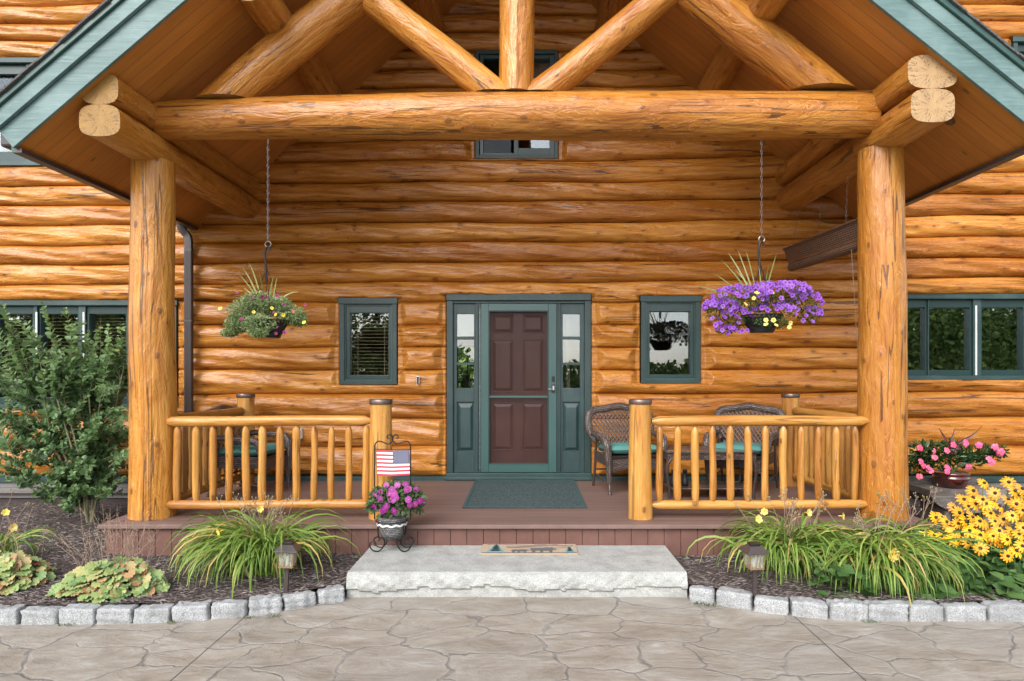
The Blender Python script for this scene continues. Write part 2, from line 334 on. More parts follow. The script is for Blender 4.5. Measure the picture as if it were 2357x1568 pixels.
# ================= SETTING =================
def sheet(name,x0,x1,y0,y1,z,mat,nx=1,ny=1,**k):
    mb=MB(); X=np.linspace(x0,x1,nx+1); Y=np.linspace(y0,y1,ny+1); g=np.array([(x,y,z) for y in Y for x in X])
    mb.add(g,[(j*(nx+1)+i,j*(nx+1)+i+1,(j+1)*(nx+1)+i+1,(j+1)*(nx+1)+i) for j in range(ny) for i in range(nx)],g[:,:2])
    return mb.build(name,mat,**k)
GZ=-.36
def grass_mat():
    m,nt,b=newmat('lawn'); tc=nd(nt,'TexCoord').outputs['Object']
    lk(nt,ramp(nt,noise(nt,tc,1.5,6,.7),[(.3,(.03,.06,.015)),(.7,(.07,.12,.03))]),b.inputs['Base Color']); b.inputs['Roughness'].default_value=.9; return m
sheet('ground',-300,300,-300,300,-.52,grass_mat(),kind='structure')
def paving_mat():
    m,nt,b=newmat('stamped_concrete'); tc=nd(nt,'TexCoord').outputs['Object']
    nz=nd(nt,'TexNoise'); nz.inputs['Scale'].default_value=3.2; nz.inputs['Detail'].default_value=4; lk(nt,tc,nz.inputs['Vector'])
    s=nd(nt,'VectorMath',operation='SCALE'); s.inputs['Scale'].default_value=.30; lk(nt,nz.outputs['Color'],s.inputs[0])
    a=nd(nt,'VectorMath',operation='ADD'); lk(nt,tc,a.inputs[0]); lk(nt,s.outputs[0],a.inputs[1])
    v2=mapping(nt,a.outputs[0],(2.0,2.9,0),loc=(.35,.2,0))
    vo=nd(nt,'TexVoronoi',feature='DISTANCE_TO_EDGE',voronoi_dimensions='2D'); vo.inputs['Scale'].default_value=1; vo.inputs['Randomness'].default_value=.95; lk(nt,v2,vo.inputs['Vector'])
    vc=nd(nt,'TexVoronoi',feature='F1',voronoi_dimensions='2D'); vc.inputs['Scale'].default_value=1; vc.inputs['Randomness'].default_value=.95; lk(nt,v2,vc.inputs['Vector'])
    d=vo.outputs['Distance']
    wv=mth(nt,'MULTIPLY_ADD',noise(nt,tc,2.3,3),.055,.004)
    j=mth(nt,'SUBTRACT',1.0,mth(nt,'MINIMUM',mth(nt,'DIVIDE',d,wv),1.0))
    sl=noise(nt,mapping(nt,tc,(1.6,3.0,1),rot=(0,0,.12)),1.9,10,.72,.35)
    stone=ramp(nt,sl,[(.28,(.180,.148,.115)),(.43,(.262,.224,.182)),(.57,(.325,.290,.245)),(.72,(.42,.405,.38))])
    sep=nd(nt,'SeparateColor'); lk(nt,vc.outputs['Color'],sep.inputs[0])
    tn=mth(nt,'MULTIPLY_ADD',sep.outputs[0],.12,.94); cc=nd(nt,'CombineColor'); lk(nt,tn,cc.inputs[0]); lk(nt,tn,cc.inputs[1]); lk(nt,tn,cc.inputs[2])
    stone=mixc(nt,1.0,stone,cc.outputs[0],'MULTIPLY')
    stone=mixc(nt,ramp(nt,noise(nt,tc,1.1,4,.6),[(.5,(0,0,0)),(.75,(.5,.5,.5))]),stone,(.29,.275,.26))
    halo=mth(nt,'MULTIPLY',mth(nt,'SUBTRACT',1.0,mth(nt,'MINIMUM',mth(nt,'DIVIDE',d,.10),1.0)),mth(nt,'GREATER_THAN',noise(nt,tc,3.5,3),.47))
    col=mixc(nt,mth(nt,'MULTIPLY',halo,.40),stone,(.37,.345,.305))
    jc=ramp(nt,noise(nt,tc,6,3),[(.4,(.085,.080,.075)),(.6,(.25,.235,.22))])
    col=mixc(nt,mth(nt,'MULTIPLY',ramp(nt,j,[(.1,(0,0,0)),(.6,(1,1,1))]),.58),col,jc)
    fl=noise(nt,tc,170,3,.7); col=mixc(nt,ramp(nt,fl,[(.5,(0,0,0)),(.8,(.35,.35,.35))]),col,(.16,.13,.11))
    sp=nd(nt,'SeparateXYZ'); lk(nt,tc,sp.inputs[0]); ax=mth(nt,'ABSOLUTE',mth(nt,'ADD',sp.outputs[0],mth(nt,'MULTIPLY_ADD',noise(nt,tc,4,2),.012,.034)))
    cj=mth(nt,'LESS_THAN',mth(nt,'ABSOLUTE',mth(nt,'SUBTRACT',ax,1.86)),.004)
    col=mixc(nt,mth(nt,'MULTIPLY',cj,.9),col,(.02,.018,.016))
    lk(nt,col,b.inputs['Base Color']); b.inputs['Roughness'].default_value=.5; b.inputs['Specular IOR Level'].default_value=.45
    h=bump(nt,mth(nt,'SUBTRACT',1.0,j),.6,.010,None); h=bump(nt,sl,.9,.030,None,h); h=bump(nt,noise(nt,mapping(nt,tc,(6,18,1)),1,5,.65,.6),.5,.008,None,h); h=bump(nt,fl,.3,.002,None,h)
    bump(nt,mth(nt,'SUBTRACT',1.0,cj),1,.012,b,h)
    return m
sheet('driveway',-14,14,-9,5.75,GZ,paving_mat(),kind='structure')
# bed edge: list of (x, y) of the paving side of the kerb stones
def gp(px,py,z=GZ):
    s=(py-862)/(CZ-z); return ((px-1210)/s,1512/s)
EL=[gp(*q) for q in [(-260,1441),(-130,1441),(-45,1440),(41,1439),(130,1438),(218,1438),(304,1436),(392,1433),(481,1428),(571,1419),(652,1408),(730,1393),(796,1384)]]
ER=[gp(*q) for q in [(1584,1384),(1645,1392),(1732,1407),(1819,1418),(1910,1427),(2003,1430),(2095,1431),(2178,1431),(2275,1431),(2370,1431),(2470,1431),(2570,1431)]]
def mulch_mat():
    m,nt,b=newmat('shredded_bark'); tc=nd(nt,'TexCoord').outputs['Object']
    n1=noise(nt,mapping(nt,tc,(22,50,30)),1,6,.75,1.5); n2=noise(nt,tc,3,3)
    col=ramp(nt,n1,[(.32,(.020,.014,.012)),(.47,(.075,.055,.048)),(.6,(.14,.112,.10)),(.75,(.24,.21,.195))])
    sp=nd(nt,'SeparateXYZ'); lk(nt,tc,sp.inputs[0])
    lk(nt,mixc(nt,mth(nt,'MULTIPLY',n2,.5),col,(.05,.032,.026)),b.inputs['Base Color']); b.inputs['Roughness'].default_value=.9
    bump(nt,n1,1,.03,b); return m
def mulch_z(x,y): return -.265+.012*np.sin(3.1*x+1)*np.cos(2.3*y)+.008*np.sin(9*x)*np.sin(7*y+2)
mb=MB()
for E,sgn in ((EL,-1),(ER,1)):
    xs=np.linspace(-9.5,-1.25,120) if sgn<0 else np.linspace(1.12,9.5,120)
    ex=[p[0] for p in E]; ey=[p[1] for p in E]
    g=[]; 
    for x in xs:
        y0=np.interp(x,ex,ey)+.08
        for t in np.linspace(0,1,60): 
            y=y0+(7.97-y0)*t; g.append((x,y,float(mulch_z(x,y))))
    g=np.array(g); mb.add(g,[(i*60+j,(i+1)*60+j,(i+1)*60+j+1,i*60+j+1) for i in range(119) for j in range(59)],g[:,:2])
mulch=mb.build('mulch_bed',mulch_mat(),smooth=True,kind='structure')
# loose bark shreds
mb=MB(); N=42000; px=[];py=[]
tv=[(-.5,0,0),(.5,0,0),(.35,1,.1),(-.4,1,0),(0,.5,.45)]; tf=[(0,1,4),(1,2,4),(2,3,4),(3,0,4)]
sx_=rng.choice([-1,1],N); X=np.where(sx_<0,rng.uniform(-6.2,-1.3,N),rng.uniform(1.2,6.2,N))
yl=np.interp(X,[p[0] for p in EL]+[p[0] for p in ER],[p[1] for p in EL]+[p[1] for p in ER])+.1
Y=yl+(7.8-yl)*rng.random(N)**1.5
k=~((X>-3.6)&(X<3.5)&(Y>5.7)); X=X[k];Y=Y[k]; a=rng.uniform(-.9,.9,len(X))+np.where(rng.random(len(X))<.5,0,pi)
scatter(mb,tv,tf,np.stack([X,Y,mulch_z(X,Y)+rng.uniform(0,.012,len(X))],1),np.stack([np.cos(a),np.sin(a),rng.uniform(-.25,.25,len(X))],1),(0,0,1),rng.uniform(.004,.012,len(X)),rng.uniform(.018,.06,len(X)))
m,nt,b=newmat('bark_shreds'); sp=nd(nt,'SeparateXYZ'); lk(nt,nd(nt,'UVMap').outputs[0],sp.inputs[0])
lk(nt,ramp(nt,sp.outputs[0],[(0,(.03,.018,.015)),(.5,(.105,.078,.070)),(.85,(.19,.155,.145)),(1,(.30,.265,.25))]),b.inputs['Base Color']); b.inputs['Roughness'].default_value=.85
mb.build('bark_mulch',m,label='loose grey-brown shredded bark lying over both planting beds',cat='mulch',kind='stuff')
# ---- granite ----
def granite(name,a,bc,dk):
    m,nt,b=newmat(name); tc=nd(nt,'TexCoord').outputs['Object']
    f=noise(nt,tc,130,4,.7); g=noise(nt,tc,7,5,.6)
    col=ramp(nt,f,[(.30,dk),(.46,a),(.66,bc)]); col=mixc(nt,ramp(nt,g,[(.42,(0,0,0)),(.70,(.7,.7,.7))]),col,tuple(c*.62 for c in a))
    col=mixc(nt,ramp(nt,noise(nt,tc,11,4,.65),[(.60,(0,0,0)),(.72,(.35,.35,.35))]),col,(.13,.13,.07))
    lk(nt,col,b.inputs['Base Color']); b.inputs['Roughness'].default_value=.75
    h=bump(nt,noise(nt,tc,26,6,.7),.8,.012,None); bump(nt,f,.35,.003,b,h); return m
M['granite']=granite('split_granite',(.36,.365,.345),(.50,.505,.48),(.17,.17,.16))
M['granite2']=granite('grey_granite',(.29,.297,.30),(.50,.505,.505),(.09,.092,.095))
def rough_block(mb,corners,h0,h1,amp,seed,n=(14,7,7),roundr=.0):
    """corners: 4 ground points (front-left, front-right, back-right, back-left)"""
    r=np.random.default_rng(seed); ph=r.uniform(0,6.28,(9,3)); fr=r.uniform(12,120,(9,3))
    cs=np.array(corners,float)
    def P(u,v,w_):
        a=(1-u)*(1-v)*cs[0]+u*(1-v)*cs[1]+u*v*cs[2]+(1-u)*v*cs[3]
        return np.array([a[0],a[1],h0+(h1-h0)*w_])
    cen=P(.5,.5,.5); idx={}; vs=[]
    def vid(i,j,k):
        if (i,j,k) in idx: return idx[(i,j,k)]
        u,v,w_=i/n[0],j/n[1],k/n[2]; p=P(u,v,w_)
        q=np.sin(fr[:,0]*p[0]+ph[:,0])+np.sin(fr[:,1]*p[1]+ph[:,1]+p[0]*9)+np.sin(fr[:,2]*p[2]*1.3+ph[:,2]+p[0]*13)
        dd=amp*q.mean()*1.1
        e=[min(u,1-u)*np.linalg.norm(cs[1]-cs[0]),min(v,1-v)*np.linalg.norm(cs[3]-cs[0]),(1-w_)*(h1-h0)]
        e=sorted(e); 
        pull=max(0,roundr-e[1])*.55+max(0,roundr-e[0])*.0
        dr=(p-cen); dr/=np.linalg.norm(dr)+1e-9
        p=p+dr*(dd-pull); vs.append(p); idx[(i,j,k)]=len(vs)-1; return idx[(i,j,k)]
    F=[]
    for k in (0,n[2]):
        for i in range(n[0]):
            for j in range(n[1]):
                q=[vid(i,j,k),vid(i+1,j,k),vid(i+1,j+1,k),vid(i,j+1,k)]; F.append(tuple(q if k else q[::-1]))
    for j in (0,n[1]):
        for i in range(n[0]):
            for k in range(n[2]):
                q=[vid(i,j,k),vid(i+1,j,k),vid(i+1,j,k+1),vid(i,j,k+1)]; F.append(tuple(q if j==0 else q[::-1]))
    for i in (0,n[0]):
        for j in range(n[1]):
            for k in range(n[2]):
                q=[vid(i,j,k),vid(i,j+1,k),vid(i,j+1,k+1),vid(i,j,k+1)]; F.append(tuple(q if i else q[::-1]))
    mb.add(vs,F)
names=['first','second','third','fourth','fifth','sixth','seventh','eighth','ninth','tenth','eleventh','twelfth']
for E,side in ((EL,'left'),(ER,'right')):
    n_=len(E)-1
    for i in range(n_):
        a=np.array(E[i]);b_=np.array(E[i+1]); t=(b_-a); L=np.linalg.norm(t); t/=L; nn=np.array([-t[1],t[0]])
        a=a+t*.008; b_=b_-t*.008; a_=a+nn*.115; bb=b_+nn*.115
        mb=MB(); rough_block(mb,[a,b_,bb,a_],GZ-.03,-.258+random.uniform(-.010,.008),.0105,i*7+(0 if side=='left' else 100),n=(28,9,11),roundr=.014)
        k=(n_-i) if side=='left' else i+1
        mb.build('edging_stone',M['granite2'],smooth=True,label=f'rough grey granite edging block, {names[k-1]} from the {side} end of the granite step',cat='edging stone',group='granite edging stones along the planting beds')
# step: sawn top, split front
mb=MB(); nx,nz=150,12; x0,x1=-1.315,1.188; yf,yb=4.86,5.61; zt,zb=-.18,GZ-.01
r=np.random.default_rng(3)
def frough(x,z):
    w_=(zt-z)/(zt-zb)
    s=.010*np.sin(5*x+1)+.006*np.sin(13*x+z*20)+.003*np.sin(29*x+z*60+2)+.002*np.sin(61*x-z*90)
    ledge=.62+.07*np.sin(4.3*x)+.045*np.sin(11*x+1)+.02*np.sin(27*x)
    return yf-.012-(.030+s*1.0)*(np.sin(min(w_,1)*pi)**.6 if w_<ledge else .45)-(0 if w_<ledge else -.004)
g=[];
for j in range(nz+1):
    z=zt+(zb-zt)*j/nz
    for i in range(nx+1):
        x=x0+(x1-x0)*i/nx; y=frough(x,z) if j else yf+.004*sin(40*x)
        g.append((x,y,z))
mb.add(g,[(j*(nx+1)+i,(j+1)*(nx+1)+i,(j+1)*(nx+1)+i+1,j*(nx+1)+i+1) for j in range(nz) for i in range(nx)])
top=[(x0+(x1-x0)*i/nx,yf+.004*sin(40*(x0+(x1-x0)*i/nx)),zt) for i in range(nx+1)]+[(x0+(x1-x0)*i/nx,yb,zt) for i in range(nx+1)]
mb.add(top,[(i,i+1,nx+2+i,nx+1+i) for i in range(nx)])
for xx,s_ in ((x0,1),(x1,-1)):
    c_=[(xx,g[j*(nx+1)+(0 if s_>0 else nx)][1],zt+(zb-zt)*j/nz) for j in range(nz+1)]+[(xx,yb,zt+(zb-zt)*j/nz) for j in range(nz+1)]
    mb.add(c_,[(j,nz+1+j,nz+2+j,j+1) if s_>0 else (j,j+1,nz+2+j,nz+1+j) for j in range(nz)])
mb.add([(x0,yb,zt),(x1,yb,zt),(x1,yb,zb),(x0,yb,zb)],[(0,1,2,3)])
mb.build('granite_step',M['granite'],label='long pale granite step slab with a split rough front, below the deck',cat='step')

# ================= HOUSE =================
house=empty('log_house',(0,8,0),label='log house front wall of orange varnished logs with green windows and door',cat='house')
SC=[1095,1027,964,907,851,799.5,748,696,649,603,557,512.6,463,419.5,370,322,282,243,203,163,118,77,37,-3,-43,-84]
SL=[1094,1028,965,908,852,800,749,694,656.6,610,565,520,473.6,428,384,343,302,261,220,179,138,96,56,17,-24,-64]
SR=[1093.6,1026,960,901,851,799,748,679.4,639,593,543.6,496,446.5,397,345,303,261,218,176,134,92,51,12,-28,-68,-108]
sz=lambda y:CZ+(862-y)/189.5
X3=np.array([-9.5,(150-1210)/189.5,-1.2,1.2,(2220-1210)/189.5,9.5])
def seam(i,x):
    a,b_,c_=sz(SL[i]),sz(SC[i]),sz(SR[i]); return np.interp(x,X3,[a,a,b_,b_,c_,c_])+.006*np.sin(1.7*x+i*2.1)+.004*np.sin(4.3*x+i)
s=189.0
def rc(x0,x1,y0,y1): return ((x0-1210)/s,(x1-1210)/s,CZ+(862-y1)/s,CZ+(862-y0)/s)   # x0,x1,z0,z1
OP={'door':rc(1029,1360,679,1106),'wl':rc(784,915,688,885),'wr':rc(1474,1610,683,882),'up':rc(1095,1284,120,368),
    'sl':rc(-320,411,694,941),'sr':rc(2030,2790,679,875),'ul':rc(-320,215,140,384),'ur':rc(2326,2790,92,336)}
mb=MB(); nc=len(SC)-1; th=np.linspace(-1,1,19)
edges=sorted({e for o in OP.values() for e in (o[0],o[1])})
xs=set(np.round(np.arange(-9.5,9.51,.05),4)); 
xs|={round(e+d,4) for e in edges for d in np.arange(-.26,.261,.013)}
xs=sorted([x for x in xs if min(abs(x-e) for e in edges)>.006]+edges); xs=np.array(xs); NX=len(xs)
for c_ in range(nc):
    za=seam(c_,xs); zb_=seam(c_+1,xs); q=np.random.default_rng(c_+50).uniform(0,6.28,8)
    crest=.098+.018*np.sin(.7*xs+q[0])+.010*np.sin(2.3*xs+q[1])+.005*np.sin(6.1*xs+q[2])
    mid=.5*(za+zb_)[:,None]; hh=.5*(zb_-za)[:,None]
    tt=th[None,:]
    prof=np.sqrt(np.clip(1-np.abs(tt)**2.3,0,1))
    z=mid+hh*tt; yy=7.995-crest[:,None]*prof-.012*prof*np.sin(3*xs[:,None]+4*tt+q[3])*np.cos(2*tt+q[4])-.006*prof*np.sin(9*xs[:,None]+6*tt+q[5])
    for key,(a,b_,z0,z1) in OP.items():
        inz=(z>z0-.004)&(z<z1+.004); dx=np.where(xs<a,a-xs,np.where(xs>b_,xs-b_,0))[:,None]+0*z
        wob=.012*np.sin(c_*5+z*9)
        cut=7.972-np.maximum(0,dx-(.045+wob+.02*np.sin(c_*3.3)))*1.0
        inside=(xs[:,None]>=a-1e-6)&(xs[:,None]<=b_+1e-6)&(z>z0+.01)&(z<z1-.01)
        yy=np.where(inz&(dx<.25),np.maximum(yy,cut),yy)
        yy=np.where(inside,8.06,yy)
    mi=xs[:,None]; V=np.stack([xs[:,None]+0*z,yy,z],-1)
    uv=np.stack([xs[:,None]*1.0+0*z+c_*5.37,tt*hh*1.25+c_*1.913+0*z],-1)
    F=[]; nt_=len(th)
    for i in range(NX-1):
        xm=.5*(xs[i]+xs[i+1]); oo=[o for o in OP.values() if o[0]<xm<o[1]]
        for j in range(nt_-1):
            zm=z[i,j]*.5+z[i,j+1]*.5
            if any(o[2]+.02<zm<o[3]-.02 for o in oo): continue
            F.append((i*nt_+j,(i+1)*nt_+j,(i+1)*nt_+j+1,i*nt_+j+1))
    mb.add(V.reshape(-1,3),F,uv.reshape(-1,2))
wall=mb.build('log_wall',M['wall'],house,smooth=True)
# base ledger and foundation boards either side of the deck
mb=MB(); mb.box((-9.5,7.90,-.018),(9.5,8.0,.052)); mb.build('green_ledger',M['greenh'],house)
M['greyboard']=paint('weathered_grey_board',(.13,.115,.105),rough=.8,gr=(2,40,40),wear=.6,light=(.26,.25,.245))
for x0_,x1_ in ((-9.5,-3.66),(3.52,9.5)):
    mb=MB(); mb.box((x0_,7.93,-.085),(x1_,8.0,-.022)); mb.box((x0_,7.935,-.155),(x1_,8.0,-.0851)); mb.build('skirt_board',M['greyboard'],house)
    mb=MB(); mb.box((x0_,7.955,-.35),(x1_,8.0,-.156)); mb.build('foundation_band',M['brown_metal'],house)
    mb=MB(); mb.box((x0_,7.925,-.208),(x1_,7.954,-.196)); mb.build('drip_flashing',M['steel'],house)
# ---- windows ----
def frame(mb,x0,x1,z0,z1,w_,ya,yb,mi=0,wt=None,wb=None):
    wt=w_ if wt is None else wt; wb=w_ if wb is None else wb
    mb.box((x0,ya,z0),(x0+w_,yb,z1),mi); mb.box((x1-w_,ya,z0),(x1,yb,z1),mi)
    mb.box((x0+w_,ya,z1-wt),(x1-w_,yb,z1),mi); mb.box((x0+w_,ya,z0),(x1-w_,yb,z0+wb),mi)
def pane(par,x0,x1,z0,z1,y=8.035,mat='glass',name='glass_pane'):
    mb=MB(); mb.box((x0,y,z0),(x1,y+.005,z1)); return mb.build(name,M[mat],par)
def blind(par,x0,x1,z0,z1,y=8.12,bot=None):
    mb=MB(); z=z1
    while z>(bot or z0):
        mb.box((x0,y-.02,z-.0015),(x1,y+.02,z+.0015),rot=None); z-=.042
    for x in (x0+.15*(x1-x0),x0+.85*(x1-x0)): mb.box((x-.002,y-.024,z0),(x+.002,y-.021,z1))
    return mb.build('venetian_blind',M['blind'],par)
def casement(key,glassr,bl):
    x0,x1,z0,z1=OP[key]; f=MB(); frame(f,x0,x1,z0,z1,.058,7.945,8.10,wt=.075,wb=.05); f.box((x0-.012,7.93,z1-.068),(x1+.012,7.9445,z1+.006))
    w_=empty('window',(0,0,0)); fix(w_,house); 
    f.build('window_frame',M['green'],w_,bevel=.003)
    g=rc(*glassr); f=MB(); frame(f,x0+.058,x1-.058,z0+.05,z1-.075,.012,7.965,8.10); 
    f.build('window_stop',M['fascia_dark'],w_)
    f=MB(); a,b_,c_,d=x0+.071,x1-.071,z0+.063,z1-.088
    f.box((a,7.985,c_),(g[0],8.08,d)); f.box((g[1],7.985,c_),(b_,8.08,d)); f.box((g[0],7.985,c_),(g[1],8.08,g[2])); f.box((g[0],7.985,g[3]),(g[1],8.08,d))
    f.build('sash',M['sash'],w_,bevel=.003)
    pane(w_,g[0]-.005,g[1]+.005,g[2]-.005,g[3]+.005,mat='glass_dim' if bl else 'glass_sky')
    if bl: blind(w_,g[0],g[1],g[2],g[3])
    return w_
casement('wl',(806,894.5,720.6,864),True)
casement('wr',(1495,1588,717.5,862),False)
def slider(key,cols,gy0,gy1,strips,mat,bl=False,header=True):
    x0,x1,z0,z1=OP[key]; w_=empty('window',(0,0,0)); fix(w_,house)
    f=MB(); frame(f,x0,x1,z0,z1,.05,7.945,8.12,wt=.06,wb=.055); f.box((x0-.02,7.925,z1-.055),(x1+.02,7.9445,z1+.004))
    px=lambda p:(p-1210)/s
    for a,b_ in zip(cols[:-1],cols[1:]):
        if a[1]<b_[0]: f.box((px(a[1])+.028,7.96,z0+.055),(px(b_[0])-.028,8.12,z1-.06))
    f.build('window_frame',M['greenh'],w_,bevel=.003)
    gz0,gz1=CZ+(862-gy1)/s,CZ+(862-gy0)/s
    for a,b_ in cols:
        q=MB(); A,B=px(a),px(b_); q.box((A-.026,7.985,z0+.056),(A,8.09,z1-.061)); q.box((B,7.985,z0+.056),(B+.026,8.09,z1-.061)); q.box((A,7.985,z0+.056),(B,8.09,gz0)); q.box((A,7.985,gz1),(B,8.09,z1-.061))
        sh=q.build('sash',M['sash'],w_,bevel=.002); pane(w_,A-.004,B+.004,gz0-.004,gz1+.004,mat=mat)
        if bl: blind(w_,A,B,gz0,gz1)
    if strips:
        q=MB()
        for a in strips: q.box((px(a),7.953,z0+.06),(px(a)+.022,7.9595,gz1+.02))
        q.build('track_strip',M['pale'],w_)
    return w_
slider('sr',[(2055,2128),(2137,2230),(2258,2353),(2372,2460),(2490,2580),(2600,2690)],708,852,[2239],'glass')
slider('sl',[(-300,-210),(-190,-110),(-90,-22),(-4,77),(96,180.6),(207,292),(310,398)],723,915,[88,196],'glass_dim',True)
slider('ul',[(-300,-180),(-160,-60),(-40,60),(80,190)],172,350,None,'glass_low',True)
slider('ur',[(2345,2450),(2470,2570),(2590,2690),(2710,2770)],120,310,None,'glass')
# upper window in the gable
x0,x1,z0,z1=OP['up']; w_=empty('window',(0,0,0)); fix(w_,house)
f=MB(); frame(f,x0,x1,z0,z1,.045,7.945,8.1); f.build('window_frame',M['green'],w_,bevel=.003)
px=lambda p:(p-1210)/s
f=MB(); f.box((px(1105),7.97,z0+.046),(px(1113),8.08,z1-.046)); f.box((px(1183),7.97,z0+.046),(px(1193),8.08,z1-.046)); f.box((px(1265),7.97,z0+.046),(px(1275.4),8.08,z1-.046))
for a,b_ in ((1113,1183),(1193,1265)): f.box((px(a),7.975,z0+.046),(px(b_),8.08,z0+.075+(.06 if a>1150 else 0))); f.box((px(a),7.975,z1-.09),(px(b_),8.08,z1-.046))
f.build('sash',M['sash'],w_,bevel=.002)
pane(w_,px(1112),px(1184),z0+.07,z1-.08,mat='glass_low'); pane(w_,px(1192),px(1266),z0+.12,z1-.08,mat='glass_sky')
# ---- entrance ----
zz=lambda p:CZ+(862-p)/s
dr=empty('front_door',(0,0,0)); fix(dr,house)
f=MB(); x0,x1,_,_=OP['door']
f.box((px(1029),7.925,zz(693)),(px(1359),8.05,zz(678)))                       # head
for a,b_ in ((1029.5,1043.5),(1345,1359)): f.box((px(a),7.945,zz(1087)),(px(b_),8.05,zz(693.3)))
f.box((px(1043.6),7.965,zz(699)),(px(1344.9),8.06,zz(693.4)))
for a,b_ in ((1096,1101),(1285,1289)): f.box((px(a),7.955,zz(1087)),(px(b_),8.06,zz(699.2)))
for a,b_ in ((1101,1107),(1281,1285)): f.box((px(a),7.972,zz(1087)),(px(b_),8.06,zz(699.2)))
f.build('door_casing',M['green'],dr,bevel=.003)
f=MB(); f.box((px(1026),7.88,.012),(px(1362),8.06,zz(1096))); f.box((px(1028),7.91,zz(1096)+.0005),(px(1360),8.06,zz(1087.2)))
f.build('door_sill',M['greenh'],dr,bevel=.004)
M['green2']=paint('sidelight_green',(.014,.038,.038),gr=(50,50,3),wear=.35,light=(.058,.100,.104))
for sl_,(a,b_,g0,g1) in enumerate(((1043.6,1096,1051.6,1091),(1289.2,1344.9,1295.3,1334.9))):
    sd=MB(); Y0=7.995; A,B,G0,G1=px(a),px(b_),px(g0),px(g1)
    sd.box((A,Y0,.058),(G0,8.05,zz(699.2))); sd.box((G1,Y0,.058),(B,8.05,zz(699.2)))
    for q0,q1,yo in ((699.4,722.8,.0),(774.7,781.5,-.004),(834.9,840,-.004),(893.6,925,-.004),(1039,1086.8,-.006)): sd.box((G0,Y0+yo,zz(q1)),(G1,8.05,zz(q0)))
    # raised panel
    za,zb_=zz(1039),zz(925); sd.box((G0,Y0+.03,za),(G1,8.05,zb_))
    i0,i1=G0+.012,G1-.012; j0,j1=G0+.045,G1-.045
    v=[(i0,Y0+.029,za+.012),(i1,Y0+.029,za+.012),(i1,Y0+.029,zb_-.012),(i0,Y0+.029,zb_-.012),(j0,Y0+.008,za+.045),(j1,Y0+.008,za+.045),(j1,Y0+.008,zb_-.07),(j0,Y0+.008,zb_-.07)]
    sd.add(v,[(4,5,6,7),(0,1,5,4),(1,2,6,5),(2,3,7,6),(3,0,4,7)])
    so_=sd.build('sidelight',M['green2'],dr,bevel=.002)
    for q0,q1 in ((722.8,774.7),(781.5,834.9),(840,893.6)): pane(so_,G0-.003,G1+.003,zz(q1)-.003,zz(q0)+.003,y=8.02,mat='glass_sky' if (sl_ or q0<775) else 'glass_dim')
# storm door
f=MB(); f.box((px(1107.4),7.955,zz(1086.3)),(px(1125),7.988,zz(700))); f.box((px(1262),7.955,zz(1086.3)),(px(1280.6),7.988,zz(700)))
f.box((px(1125),7.955,zz(716)),(px(1262),7.988,zz(700))); f.box((px(1125),7.955,zz(1086.3)),(px(1262),7.988,zz(1067)))
f.box((px(1125),7.962,zz(916)),(px(1262),7.985,zz(911)))
st=f.build('storm_door',M['storm'],dr,bevel=.004)
f=MB(); frame(f,px(1125),px(1262),zz(1067),zz(716),.012,7.948,7.9545); f.build('screen_bead',M['sash'],st,bevel=.002)
m,nt,b=newmat('insect_screen'); nt.nodes.remove(b); out=nt.nodes['Material Output']
d_=nd(nt,'BsdfDiffuse'); d_.inputs['Color'].default_value=(.045,.033,.033,1); t_=nd(nt,'BsdfTransparent'); mx=nd(nt,'MixShader'); mx.inputs[0].default_value=.22
lk(nt,t_.outputs[0],mx.inputs[1]); lk(nt,d_.outputs[0],mx.inputs[2]); lk(nt,mx.outputs[0],out.inputs[0])
f=MB(); f.box((px(1126),7.971,zz(1066)),(px(1261),7.973,zz(717))); f.build('insect_screen',m,st)
# wooden inner door with six raised panels
f=MB(); A,B=px(1118),px(1270); Yd=8.045; f.box((A,Yd,.06),(B,8.09,zz(705)))
for q0,q1 in ((1131.5,1183),(1201.5,1253)):
    for r0,r1 in ((722,767),(781,903),(927,1038)):
        a,b_,c_,d=px(q0),px(q1),zz(r1),zz(r0)
        frame(f,a,b_,c_,d,.014,Yd-.010,Yd-.0005)
        i=.035; v=[(a+.016,Yd-.001,c_+.016),(b_-.016,Yd-.001,c_+.016),(b_-.016,Yd-.001,d-.016),(a+.016,Yd-.001,d-.016),(a+.016+i,Yd-.014,c_+.016+i),(b_-.016-i,Yd-.014,c_+.016+i),(b_-.016-i,Yd-.014,d-.016-i),(a+.016+i,Yd-.014,d-.016-i)]
        f.add(v,[(4,5,6,7),(0,1,5,4),(1,2,6,5),(2,3,7,6),(3,0,4,7)])
M['mahog']=paint('mahogany_door',(.085,.027,.020),rough=.35,gr=(50,50,3),wear=.5,light=(.15,.06,.042),bs=.1)
f.build('wooden_door',M['mahog'],dr,bevel=.002)
# handle set
f=MB(); f.box((px(1269.5),7.938,zz(878)),(px(1276.5),7.9545,zz(866))); lathe(f,[(0,0),(.008,0),(.008,.008),(0,.008)],n=12)
f.v[-1]=f.v[-1][:,[0,2,1]]*np.array([1,-1,1])+np.array([px(1273),7.938,zz(871)])
f.build('deadbolt',M['black'],st,bevel=.003)
f=MB(); f.box((px(1269.5),7.935,zz(903)),(px(1276.8),7.9545,zz(885))); h_=f.build('handle_plate',M['black'],st,bevel=.003)
f=MB(); f.box((px(1271),7.918,zz(898)),(px(1275.5),7.9345,zz(888))); tube(f,cr([(px(1273),7.925,zz(895)),(px(1268),7.915,zz(895.6)),(px(1261),7.915,zz(895))]),.006,8)
f.build('door_handle',M['steel'],st,bevel=.002)
f=MB(); 
for k in range(24): 
    z=zz(1075)+k*(zz(720)-zz(1075))/23; f.box((px(1105)-.003,7.968,z-.003),(px(1105)+.003,7.9718,z+.003))
